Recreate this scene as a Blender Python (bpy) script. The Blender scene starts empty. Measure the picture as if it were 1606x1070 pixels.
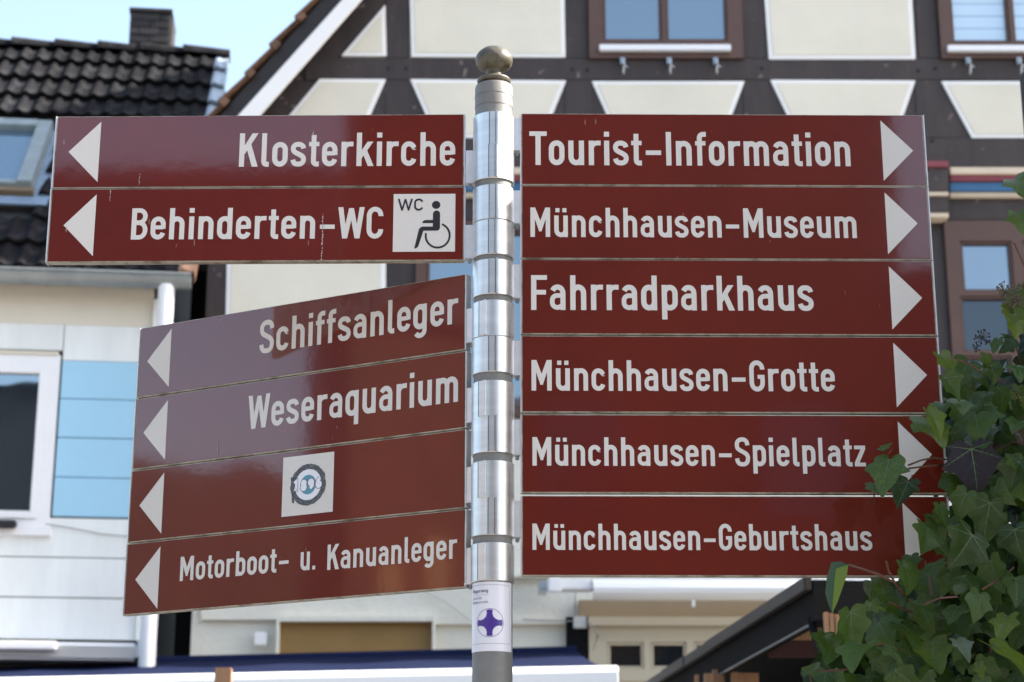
import bpy, bmesh, math, random
from mathutils import Vector, Matrix
from mathutils.geometry import tessellate_polygon
random.seed(7)
D = bpy.data
SC = bpy.context.scene
COL = SC.collection
R = math.radians

# ------------------------------------------------------------------ camera
PITCH = R(16.1); FPX = 3000.0; EYE = 1.6
cc, ss = math.cos(PITCH), math.sin(PITCH)
cam_d = D.cameras.new('camera'); cam = D.objects.new('camera', cam_d); COL.objects.link(cam)
cam.location = (0, 0, EYE); cam.rotation_euler = (R(90) + PITCH, 0, 0)
cam_d.sensor_width = 36; cam_d.lens = 36 * FPX / 1606
cam_d.clip_start = .05; cam_d.clip_end = 3000
cam_d.dof.use_dof = True; cam_d.dof.focus_distance = 3.85; cam_d.dof.aperture_fstop = 6.7
SC.camera = cam
# ------------------------------------------------------------------ sky, sun, exposure
SUN = Vector((1, 0.035, .78)).normalized()
world = D.worlds.new('World'); SC.world = world; world.use_nodes = True
wn = world.node_tree; bg = wn.nodes['Background']
sky = wn.nodes.new('ShaderNodeTexSky'); sky.sky_type = 'NISHITA'; sky.sun_disc = False
sky.sun_elevation = math.asin(SUN.z); sky.sun_rotation = math.atan2(SUN.x, SUN.y)
sky.air_density = 1.0; sky.dust_density = 3.5; sky.ozone_density = 1.0; sky.altitude = 100
hs = wn.nodes.new('ShaderNodeHueSaturation'); hs.inputs['Saturation'].default_value = .86; hs.inputs['Value'].default_value = 1.1; hs.inputs['Hue'].default_value = .488
wn.links.new(sky.outputs[0], hs.inputs['Color']); wn.links.new(hs.outputs[0], bg.inputs[0]); bg.inputs[1].default_value = .12
sl = D.lights.new('sun', 'SUN'); sun = D.objects.new('sun', sl); COL.objects.link(sun)
sl.energy = 5; sl.angle = R(.5); sl.color = (1, .93, .82)
sun.rotation_euler = (-SUN).to_track_quat('-Z', 'Y').to_euler()
SC.view_settings.view_transform = 'Standard'; SC.view_settings.look = 'None'
SC.view_settings.gamma = 1; SC.view_settings.use_curve_mapping = False
SC.view_settings.exposure = 1.8
SC.render.engine = 'CYCLES'
try: SC.cycles.use_denoising = True
except Exception: pass

# ------------------------------------------------------------------ materials
MATS = {}
def mat(name, col, rough=.7, metal=0, coat=0, noise=0, nscale=8, bump=0, bscale=40, spec=.5, col2=None, voro=0, objvar=0, trans=0, stretch=None):
    if name in MATS: return MATS[name]
    m = D.materials.new(name); m.use_nodes = True; nt = m.node_tree; p = nt.nodes['Principled BSDF']
    N = nt.nodes.new; Lk = nt.links.new
    p.inputs['Base Color'].default_value = (*col, 1); p.inputs['Roughness'].default_value = rough
    p.inputs['Metallic'].default_value = metal; p.inputs['Specular IOR Level'].default_value = spec
    if coat: p.inputs['Coat Weight'].default_value = coat; p.inputs['Coat Roughness'].default_value = .05
    tc = N('ShaderNodeTexCoord'); vec = tc.outputs['Object']
    if stretch:
        mp = N('ShaderNodeMapping'); mp.inputs['Scale'].default_value = stretch; Lk(vec, mp.inputs[0]); vec = mp.outputs[0]
    out = None
    if noise or col2:
        n = N('ShaderNodeTexNoise'); n.inputs['Scale'].default_value = nscale; n.inputs['Detail'].default_value = 6; n.inputs['Roughness'].default_value = .65
        Lk(vec, n.inputs['Vector'])
        cr = N('ShaderNodeValToRGB')
        c2 = col2 or tuple(c * (1 - noise) for c in col)
        c1 = col if col2 else tuple(min(1, c * (1 + noise)) for c in col)
        if col2:
            cr.color_ramp.elements[0].position = .46; cr.color_ramp.elements[1].position = .66
            cr.color_ramp.elements[0].color = (*c1, 1); cr.color_ramp.elements[1].color = (*c2, 1)
        else:
            cr.color_ramp.elements[0].position = .3; cr.color_ramp.elements[1].position = .7
            cr.color_ramp.elements[0].color = (*c2, 1); cr.color_ramp.elements[1].color = (*c1, 1)
        Lk(n.outputs[0], cr.inputs[0]); out = cr.outputs[0]
    if objvar:
        oi = N('ShaderNodeObjectInfo'); mr = N('ShaderNodeMapRange')
        mr.inputs['To Min'].default_value = 1 - objvar; mr.inputs['To Max'].default_value = 1 + objvar
        Lk(oi.outputs['Random'], mr.inputs['Value'])
        hs = N('ShaderNodeHueSaturation'); Lk(mr.outputs[0], hs.inputs['Value'])
        if out: Lk(out, hs.inputs['Color'])
        else: hs.inputs['Color'].default_value = (*col, 1)
        out = hs.outputs[0]
    if out: Lk(out, p.inputs['Base Color'])
    if bump:
        b = N('ShaderNodeTexNoise'); b.inputs['Scale'].default_value = bscale; b.inputs['Detail'].default_value = 4
        Lk(vec, b.inputs['Vector']); bp = N('ShaderNodeBump'); bp.inputs['Strength'].default_value = 1; bp.inputs['Distance'].default_value = bump
        Lk(b.outputs[0], bp.inputs['Height']); Lk(bp.outputs[0], p.inputs['Normal'])
        if coat: Lk(bp.outputs[0], p.inputs['Coat Normal'])
    MATS[name] = m; return m
def glassmat(name, col, refl=.33, rough=.02, tint=(.75, .88, 1)):
    m = D.materials.new(name); m.use_nodes = True; nt = m.node_tree; nt.nodes.remove(nt.nodes['Principled BSDF'])
    d = nt.nodes.new('ShaderNodeBsdfDiffuse'); d.inputs[0].default_value = (*col, 1)
    g = nt.nodes.new('ShaderNodeBsdfGlossy'); g.inputs['Roughness'].default_value = rough; g.inputs[0].default_value = (*tint, 1)
    tc = nt.nodes.new('ShaderNodeTexCoord'); n = nt.nodes.new('ShaderNodeTexNoise'); n.inputs['Scale'].default_value = 1.7
    nt.links.new(tc.outputs['Object'], n.inputs['Vector']); bp = nt.nodes.new('ShaderNodeBump'); bp.inputs['Distance'].default_value = .0015
    nt.links.new(n.outputs[0], bp.inputs['Height']); nt.links.new(bp.outputs[0], g.inputs['Normal'])
    mx = nt.nodes.new('ShaderNodeMixShader'); mx.inputs[0].default_value = refl
    nt.links.new(d.outputs[0], mx.inputs[1]); nt.links.new(g.outputs[0], mx.inputs[2])
    nt.links.new(mx.outputs[0], nt.nodes['Material Output'].inputs[0]); return m
def blindlines(m):
    nt = m.node_tree; d = [n for n in nt.nodes if n.type == 'BSDF_DIFFUSE'][0]; N = nt.nodes.new; Lk = nt.links.new
    tc = N('ShaderNodeTexCoord'); w = N('ShaderNodeTexWave'); w.bands_direction = 'Z'; w.inputs['Scale'].default_value = 2.9; Lk(tc.outputs['Object'], w.inputs['Vector'])
    cr = N('ShaderNodeValToRGB'); cr.color_ramp.elements[0].color = (.28, .37, .46, 1); cr.color_ramp.elements[0].position = .0; cr.color_ramp.elements[1].color = (.44, .56, .66, 1); cr.color_ramp.elements[1].position = .16
    Lk(w.outputs[0], cr.inputs[0]); Lk(cr.outputs[0], d.inputs[0]); return m
def signred():
    m = mat('sign_red', (.110, .0072, .0025), rough=.4, coat=1, noise=.14, nscale=2.6, bump=.00004, bscale=38, spec=.2)
    nt = m.node_tree; p = nt.nodes['Principled BSDF']; N = nt.nodes.new; Lk = nt.links.new
    p.inputs['Coat Roughness'].default_value = .05; p.inputs['Coat IOR'].default_value = 1.7
    # pale drips, specks and scratches: wear with its own shape
    src = p.inputs['Base Color'].links[0].from_socket
    tc = N('ShaderNodeTexCoord'); oi = N('ShaderNodeObjectInfo')
    ad = N('ShaderNodeVectorMath'); ad.operation = 'MULTIPLY_ADD'
    Lk(oi.outputs['Random'], ad.inputs[0]); ad.inputs[1].default_value = (17, 5, 9); Lk(tc.outputs['Object'], ad.inputs[2])
    mp = N('ShaderNodeMapping'); mp.inputs['Scale'].default_value = (1, 1, .22); Lk(ad.outputs[0], mp.inputs[0])
    v = N('ShaderNodeTexVoronoi'); v.inputs['Scale'].default_value = 62; Lk(mp.outputs[0], v.inputs['Vector'])
    cr = N('ShaderNodeValToRGB'); cr.color_ramp.elements[0].color = (1, 1, 1, 1); cr.color_ramp.elements[0].position = .05
    cr.color_ramp.elements[1].color = (0, 0, 0, 1); cr.color_ramp.elements[1].position = .11
    Lk(v.outputs['Distance'], cr.inputs[0])
    n = N('ShaderNodeTexNoise'); n.inputs['Scale'].default_value = 9; Lk(ad.outputs[0], n.inputs['Vector'])
    gt = N('ShaderNodeMath'); gt.operation = 'GREATER_THAN'; gt.inputs[1].default_value = .62; Lk(n.outputs[0], gt.inputs[0])
    mu = N('ShaderNodeMath'); mu.operation = 'MULTIPLY'; Lk(cr.outputs[0], mu.inputs[0]); Lk(gt.outputs[0], mu.inputs[1])
    m2 = N('ShaderNodeMath'); m2.operation = 'MULTIPLY'; m2.inputs[1].default_value = .45; Lk(mu.outputs[0], m2.inputs[0])
    mx = N('ShaderNodeMix'); mx.data_type = 'RGBA'; Lk(m2.outputs[0], mx.inputs[0]); Lk(src, mx.inputs[6]); mx.inputs[7].default_value = (.36, .24, .20, 1)
    Lk(mx.outputs[2], p.inputs['Base Color'])
    return m
M_RED = signred()
M_LET = mat('reflective_white_foil', (.60, .575, .545), rough=.4, noise=.03, nscale=300, coat=.35)
M_DROP = mat('dried_dripping', (.40, .31, .28), rough=.8)
M_BLACK = mat('black_foil', (.016, .015, .018), rough=.35, coat=.3)
M_ALU = mat('brushed_aluminium', (.76, .76, .75), rough=.38, metal=1, noise=.10, nscale=9, bump=.00003, bscale=40, stretch=(1, 1, 6))
M_ALUE = mat('aluminium_edge_reflection_tint', (.50, .46, .38), rough=.45, metal=.6, noise=.25, nscale=30, col2=(.22, .18, .12))  # brown-gold tone paints in what the board edges reflect
M_ALUP = mat('pale_aluminium_profile', (.72, .72, .74), rough=.35, metal=.55, noise=.08, nscale=25)
M_POLE = mat('grey_painted_post', (.17, .17, .165), rough=.5, noise=.10, nscale=20, bump=.0003, bscale=90)
M_FIN = mat('weathered_bronze_grey_paint', (.095, .085, .062), rough=.45, noise=.2, nscale=60, bump=.0006, bscale=140, col2=(.045, .036, .022))
M_CAPM = mat('light_grey_cap', (.17, .162, .15), rough=.5, noise=.08, nscale=40)
M_STK = mat('white_sticker', (.72, .72, .78), rough=.4, coat=.3)
M_VIO = mat('violet_print', (.06, .025, .24), rough=.4, coat=.3)
M_PRT = mat('grey_print', (.09, .08, .13), rough=.5)
M_TEAL = mat('teal_print', (.08, .27, .36), rough=.4)
M_TIM = mat('dark_painted_timber', (.035, .025, .024), rough=.62, noise=.3, nscale=7, bump=.004, bscale=14, stretch=(1, 1, .3))
def flakes():
    m = M_TIM; nt = m.node_tree; p = nt.nodes['Principled BSDF']; N = nt.nodes.new; Lk = nt.links.new
    src = p.inputs['Base Color'].links[0].from_socket
    tc = N('ShaderNodeTexCoord'); n = N('ShaderNodeTexNoise'); n.inputs['Scale'].default_value = 8.5; n.inputs['Detail'].default_value = 5; n.inputs['Distortion'].default_value = .6
    Lk(tc.outputs['Object'], n.inputs['Vector'])
    cr = N('ShaderNodeValToRGB'); cr.color_ramp.elements[0].position = .665; cr.color_ramp.elements[1].position = .70
    cr.color_ramp.elements[1].color = (.8, .8, .8, 1); Lk(n.outputs[0], cr.inputs[0])
    mx = N('ShaderNodeMix'); mx.data_type = 'RGBA'; Lk(cr.outputs[0], mx.inputs[0]); Lk(src, mx.inputs[6]); mx.inputs[7].default_value = (.20, .15, .14, 1)
    Lk(mx.outputs[2], p.inputs['Base Color'])
flakes()
M_CREAM = mat('cream_plaster', (.67, .64, .545), rough=.9, noise=.065, nscale=1.1, bump=.0012, bscale=22)
M_WHT = mat('white_plaster_border', (.80, .80, .80), rough=.85, noise=.02, nscale=6, bump=.001, bscale=25)
M_GWALL = mat('pale_ground_floor_plaster', (.66, .645, .57), rough=.9, noise=.05, nscale=3, bump=.004, bscale=24)
M_BRN = mat('brown_window_paint', (.085, .042, .030), rough=.45, noise=.12, nscale=8)
M_OCH = mat('ochre_board', (.25, .145, .042), rough=.6, noise=.08, nscale=3)
M_SILL = mat('white_sill_metal', (.75, .77, .82), rough=.35)
M_STEEL = mat('galvanised_hook', (.45, .50, .56), rough=.35, metal=.8)
M_PRED = mat('dark_red_moulding', (.20, .035, .05), rough=.5, noise=.1)
M_PCRM = mat('cream_moulding', (.60, .50, .38), rough=.5, noise=.05)
M_PBLU = mat('blue_moulding', (.03, .12, .26), rough=.5, noise=.1)
M_WPL = mat('white_cladding', (.76, .78, .765), rough=.55, noise=.075, nscale=2.2, bump=.001, bscale=12, stretch=(2.2, 2.2, .35))
M_CRW = mat('warm_bounce_cornice', (.70, .645, .54), rough=.7, noise=.04, nscale=2)
M_BPL = mat('light_blue_cladding', (.34, .59, .76), rough=.5, noise=.03, nscale=2, bump=.001, bscale=12)
M_PVC = mat('white_plastic', (.80, .80, .81), rough=.3, noise=.02)
M_TILE = mat('dark_roof_tile', (.0105, .010, .012), rough=.9, spec=.08, nscale=7, col2=(.026, .026, .029), bump=.003, bscale=30, objvar=.35)
M_VERT = mat('pale_verge_tile', (.32, .38, .45), rough=.4, noise=.15, nscale=8, objvar=.1)
M_CLAY = mat('orange_clay_tile', (.13, .07, .042), rough=.8, noise=.45, nscale=12, bump=.003, bscale=30, objvar=.25)
M_ZINC = mat('zinc_gutter', (.30, .32, .32), rough=.42, metal=.7, noise=.2, nscale=3)
M_BRK = mat('dark_slate_brick', (.028, .024, .026), rough=.8, noise=.2, nscale=10, bump=.004, bscale=30, objvar=.3)
M_MORT = mat('dark_mortar', (.03, .03, .032), rough=.9)
M_DARK = mat('black_interior', (.006, .006, .007), rough=.8)
M_HUT = mat('dark_brown_canopy', (.013, .009, .008), rough=.5, noise=.15, nscale=4, bump=.001, bscale=20)
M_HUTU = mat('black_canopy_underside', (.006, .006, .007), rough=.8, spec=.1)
M_WOOD = mat('light_wood', (.34, .19, .10), rough=.6, nscale=6, noise=.22, stretch=(14, 14, .8), bump=.001, bscale=20, objvar=.15)
M_NAVY = mat('navy_awning_fabric', (.006, .011, .040), rough=.9, spec=.1, noise=.08, nscale=4, bump=.0015, bscale=9)
M_VAL = mat('white_awning_rail', (.80, .81, .82), rough=.35)
M_PAVE = mat('grey_paving', (.22, .21, .20), rough=.85, noise=.15, nscale=2, bump=.004, bscale=8)
M_OPP = mat('warm_plaster', (.085, .038, .017), rough=.9, noise=.08, nscale=1)
M_OPR = mat('red_brown_roof', (.045, .022, .02), rough=.8, noise=.2, nscale=3)
G_SKY = glassmat('pane_reflecting_sky', (.02, .035, .055), .30)
G_DRK = glassmat('dark_pane', (.012, .015, .018), .085)
G_BLIND = blindlines(glassmat('pane_with_white_blind', (.42, .55, .66), .22))
G_ROOF = glassmat('skylight_pane', (.05, .09, .13), .35)
def leafmat(name, c, rough=.38):
    m = D.materials.new(name); m.use_nodes = True; nt = m.node_tree; p = nt.nodes['Principled BSDF']; N = nt.nodes.new; Lk = nt.links.new
    oi = N('ShaderNodeObjectInfo'); cr = N('ShaderNodeValToRGB'); e = cr.color_ramp.elements
    e[0].color = (c[0] * .45, c[1] * .48, c[2] * .6, 1); e[1].color = (c[0] * 2.0, c[1] * 1.6, c[2] * 1.0, 1)
    x = e.new(.5); x.color = (*c, 1); x = e.new(.9); x.color = (c[0] * 1.15, c[1] * 1.1, c[2] * 1.2, 1)
    geo = N('ShaderNodeTexCoord'); n = N('ShaderNodeTexNoise'); n.inputs['Scale'].default_value = 14; n.inputs['Detail'].default_value = 4
    Lk(geo.outputs['Object'], n.inputs['Vector'])
    ma = N('ShaderNodeMath'); ma.operation = 'MULTIPLY_ADD'; ma.inputs[1].default_value = .7
    Lk(n.outputs[0], ma.inputs[0]); sb = N('ShaderNodeMath'); sb.operation = 'SUBTRACT'; sb.inputs[1].default_value = .35
    Lk(oi.outputs['Random'], sb.inputs[0]); Lk(sb.outputs[0], ma.inputs[2]); Lk(ma.outputs[0], cr.inputs[0]); Lk(cr.outputs[0], p.inputs['Base Color'])
    p.inputs['Roughness'].default_value = rough; p.inputs['Specular IOR Level'].default_value = .28
    bp = N('ShaderNodeBump'); bp.inputs['Distance'].default_value = .001; bp.inputs['Strength'].default_value = .6; Lk(n.outputs[0], bp.inputs['Height']); Lk(bp.outputs[0], p.inputs['Normal'])
    tr = N('ShaderNodeBsdfTranslucent'); tr.inputs[0].default_value = (c[0] * 2.2, c[1] * 2.2, c[2] * .7, 1)
    mx = N('ShaderNodeMixShader'); mx.inputs[0].default_value = .25; Lk(p.outputs[0], mx.inputs[1]); Lk(tr.outputs[0], mx.inputs[2])
    Lk(mx.outputs[0], nt.nodes['Material Output'].inputs[0]); return m
M_LEAF = leafmat('ivy_leaf_green', (.048, .088, .020))
M_LEAFY = leafmat('ivy_leaf_young_green', (.075, .115, .016))
M_LEAFP = leafmat('ivy_leaf_purple', (.040, .034, .045), .5)
M_LEAFB = leafmat('dead_leaf_brown', (.10, .045, .028), .7)
M_LEAFG = leafmat('pale_dusty_leaf', (.12, .15, .11), .6)
M_VEIN = mat('pale_leaf_vein', (.075, .13, .06), rough=.5)
M_PET = mat('reddish_leaf_stalk', (.085, .035, .02), rough=.5, noise=.3, nscale=30)
M_STEM = mat('ivy_stem_bark', (.06, .045, .03), rough=.8, noise=.3, nscale=30)
M_BERRY = mat('dark_ivy_berries', (.022, .018, .025), rough=.5)
M_BERRYB = mat('brown_dried_flower_heads', (.11, .09, .06), rough=.8)

# ------------------------------------------------------------------ helpers
class MB:
    def __init__(s): s.v = []; s.f = []; s.m = []; s.sm = []
    def add(s, vs, fs, mi=0, smooth=False):
        b = len(s.v); s.v += [tuple(v) for v in vs]
        for f in fs: s.f.append(tuple(b + i for i in f)); s.m.append(mi); s.sm.append(smooth)
    def box(s, x0, x1, y0, y1, z0, z1, mi=0, rot=0, tilt=0):
        vs = [Vector((x, y, z)) for x in (x0, x1) for y in (y0, y1) for z in (z0, z1)]
        if rot or tilt:
            c = Vector(((x0 + x1) / 2, (y0 + y1) / 2, (z0 + z1) / 2)); M = Matrix.Rotation(rot, 3, 'Y') @ Matrix.Rotation(tilt, 3, 'X')
            vs = [c + M @ (v - c) for v in vs]
        s.add(vs, [(0, 1, 3, 2), (4, 6, 7, 5), (0, 4, 5, 1), (2, 3, 7, 6), (0, 2, 6, 4), (1, 5, 7, 3)], mi); return s
    def prism(s, pts, y0, y1, mi=0):        # polygon in x,z extruded along y
        n = len(pts)
        a = sum(pts[i][0] * pts[(i + 1) % n][1] - pts[(i + 1) % n][0] * pts[i][1] for i in range(n))
        if a < 0: pts = pts[::-1]
        vs = [(p[0], y0, p[1]) for p in pts] + [(p[0], y1, p[1]) for p in pts]
        fs = [tuple(range(n)), tuple(range(2 * n - 1, n - 1, -1))] + [(i, i + n, (i + 1) % n + n, (i + 1) % n) for i in range(n)]
        s.add(vs, fs, mi); return s
    def sheet(s, pts, y, mi=0):
        n = len(pts); a = sum(pts[i][0] * pts[(i + 1) % n][1] - pts[(i + 1) % n][0] * pts[i][1] for i in range(n))
        if a < 0: pts = pts[::-1]
        s.add([(p[0], y, p[1]) for p in pts], [tuple(range(n))], mi); return s
    def lathe(s, prof, seg=40, cx=0, cy=0, z0=0, mi=0, smooth=True, a0=0, a1=2 * math.pi):
        full = abs(a1 - a0 - 2 * math.pi) < 1e-6; k = seg if full else seg + 1; vs = []
        for r, z in prof:
            for i in range(k):
                a = a0 + (a1 - a0) * i / seg; vs.append((cx + r * math.cos(a), cy + r * math.sin(a), z0 + z))
        fs = []
        for j in range(len(prof) - 1):
            for i in range(seg):
                i2 = (i + 1) % k; fs.append((j * k + i, j * k + i2, (j + 1) * k + i2, (j + 1) * k + i))
        s.add(vs, fs, mi, smooth); return s
    def tube(s, pts, r, seg=8, mi=0, r1=None):
        pts = [Vector(p) for p in pts]; vs = []; n = len(pts); up = Vector((0, 0, 1))
        for i, p in enumerate(pts):
            t = (pts[min(i + 1, n - 1)] - pts[max(i - 1, 0)]).normalized()
            a = t.cross(up)
            if a.length < .05: a = t.cross(Vector((0, 1, 0)))
            a.normalize(); b = a.cross(t); rr = r if r1 is None else r + (r1 - r) * i / (n - 1)
            for k in range(seg):
                w = 2 * math.pi * k / seg; vs.append(p + a * math.cos(w) * rr + b * math.sin(w) * rr)
        fs = [(i * seg + k, i * seg + (k + 1) % seg, (i + 1) * seg + (k + 1) % seg, (i + 1) * seg + k) for i in range(n - 1) for k in range(seg)]
        fs += [tuple(range(seg - 1, -1, -1)), tuple(range((n - 1) * seg, n * seg))]
        s.add(vs, fs, mi, True); return s
    def mesh(s, name, mats):
        me = D.meshes.new(name); me.from_pydata(s.v, [], s.f)
        for m in (mats if isinstance(mats, (list, tuple)) else [mats]): me.materials.append(m)
        me.polygons.foreach_set('material_index', s.m); me.polygons.foreach_set('use_smooth', s.sm); me.update(); return me
    def build(s, name, mats, parent=None, bevel=0, label=None, fix=True):
        me = s.mesh(name, mats)
        if fix:
            bm = bmesh.new(); bm.from_mesh(me); bmesh.ops.recalc_face_normals(bm, faces=bm.faces)
            if bevel:
                es = [e for e in bm.edges if len(e.link_faces) == 2 and e.calc_face_angle(0) > .6]
                bmesh.ops.bevel(bm, geom=es, offset=bevel, segments=2, affect='EDGES')
            bm.to_mesh(me); bm.free()
        if any(s.sm): me.set_sharp_from_angle(angle=R(25))
        return link(name, me, parent, label)
def link(name, me, parent=None, label=None):
    o = D.objects.new(name, me); COL.objects.link(o)
    if parent: o.parent = parent
    if label: o['label'] = label
    return o
def thing(name, label, cat, loc=(0, 0, 0), rz=0, group=None):
    o = D.objects.new(name, None); COL.objects.link(o); o.location = loc; o.rotation_euler = (0, 0, rz); o.empty_display_size = .1
    return tag(o, label, cat, group)
def tag(o, label, cat, group=None):
    o['label'] = label; o['category'] = cat
    if group: o['group'] = group
    return o
class Frame:
    """vertical plane through origin O turned by ang; at() gives its (x, z) seen at a place of the photograph"""
    def __init__(s, ox, oy, ang): s.o = (ox, oy); s.a = ang; s.c = math.cos(ang); s.s = math.sin(ang)
    def at(s, px, py, off=0):
        a = (px - 803) / FPX; b = (535 - py) / FPX; dx, dy, dz = a, cc - b * ss, ss + b * cc
        nx, ny = -s.s, s.c; px0, py0 = s.o[0] + nx * off, s.o[1] + ny * off
        t = (px0 * nx + py0 * ny) / (dx * nx + dy * ny)
        return ((dx * t - s.o[0]) * s.c + (dy * t - s.o[1]) * s.s, EYE + dz * t)
    def poly(s, pts, off=0): return [s.at(x, y, off) for x, y in pts]
    def rect(s, x0, y0, x1, y1, off=0):       # upright rectangle fitted to a picture box
        xm0, z0 = s.at(x0, (y0 + y1) / 2, off); xm1, _ = s.at(x1, (y0 + y1) / 2, off)
        return xm0, xm1, s.at((x0 + x1) / 2, y1, off)[1], s.at((x0 + x1) / 2, y0, off)[1]
def world_at(px, py, Y):
    a = (px - 803) / FPX; b = (535 - py) / FPX; t = Y / (cc - b * ss)
    return Vector((a * t, Y, EYE + (ss + b * cc) * t))
def inset(pts, d):
    n = len(pts); a = sum(pts[i][0] * pts[(i + 1) % n][1] - pts[(i + 1) % n][0] * pts[i][1] for i in range(n))
    if a < 0: pts = pts[::-1]
    out = []
    for i in range(n):
        p0, p1, p2 = (Vector(pts[(i - 1) % n]), Vector(pts[i]), Vector(pts[(i + 1) % n]))
        e1 = (p1 - p0).normalized(); e2 = (p2 - p1).normalized(); n1 = Vector((-e1.y, e1.x)); n2 = Vector((-e2.y, e2.x))
        k = n1 + n2; k = k / max(.15, k.dot(n1)); out.append(tuple(p1 + k * d))
    return out

# ------------------------------------------------------------------ lettering (narrow road-sign letters drawn from strokes)
def arc(cx, cy, rx, ry, a0, a1, n=9):
    return [(cx + rx * math.cos(R(a0 + (a1 - a0) * i / n)), cy + ry * math.sin(R(a0 + (a1 - a0) * i / n))) for i in range(n + 1)]
def spline(P, n=5):
    out = []; Q = [P[0]] + P + [P[-1]]
    for i in range(1, len(Q) - 2):
        for k in range(n):
            t = k / n; o = []
            for c in (0, 1):
                a, b, d, e = Q[i - 1][c], Q[i][c], Q[i + 1][c], Q[i + 2][c]
                o.append(.5 * (2 * b + (d - a) * t + (2 * a - 5 * b + 4 * d - e) * t * t + (3 * b - a - 3 * d + e) * t ** 3))
            out.append(tuple(o))
    return out + [P[-1]]
def stad(W, b=7.2, t=65.8, l=7.75):
    r = (W - 2 * l) / 2; m = W / 2; ry = r * 1.05
    return [(l, b + ry), (l, t - ry)] + arc(m, t - ry, r, ry, 180, 0)[1:] + [(W - l, b + ry)] + arc(m, b + ry, r, ry, 0, -180)[1:]
W_, H_ = 15.5, 13.5
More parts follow.
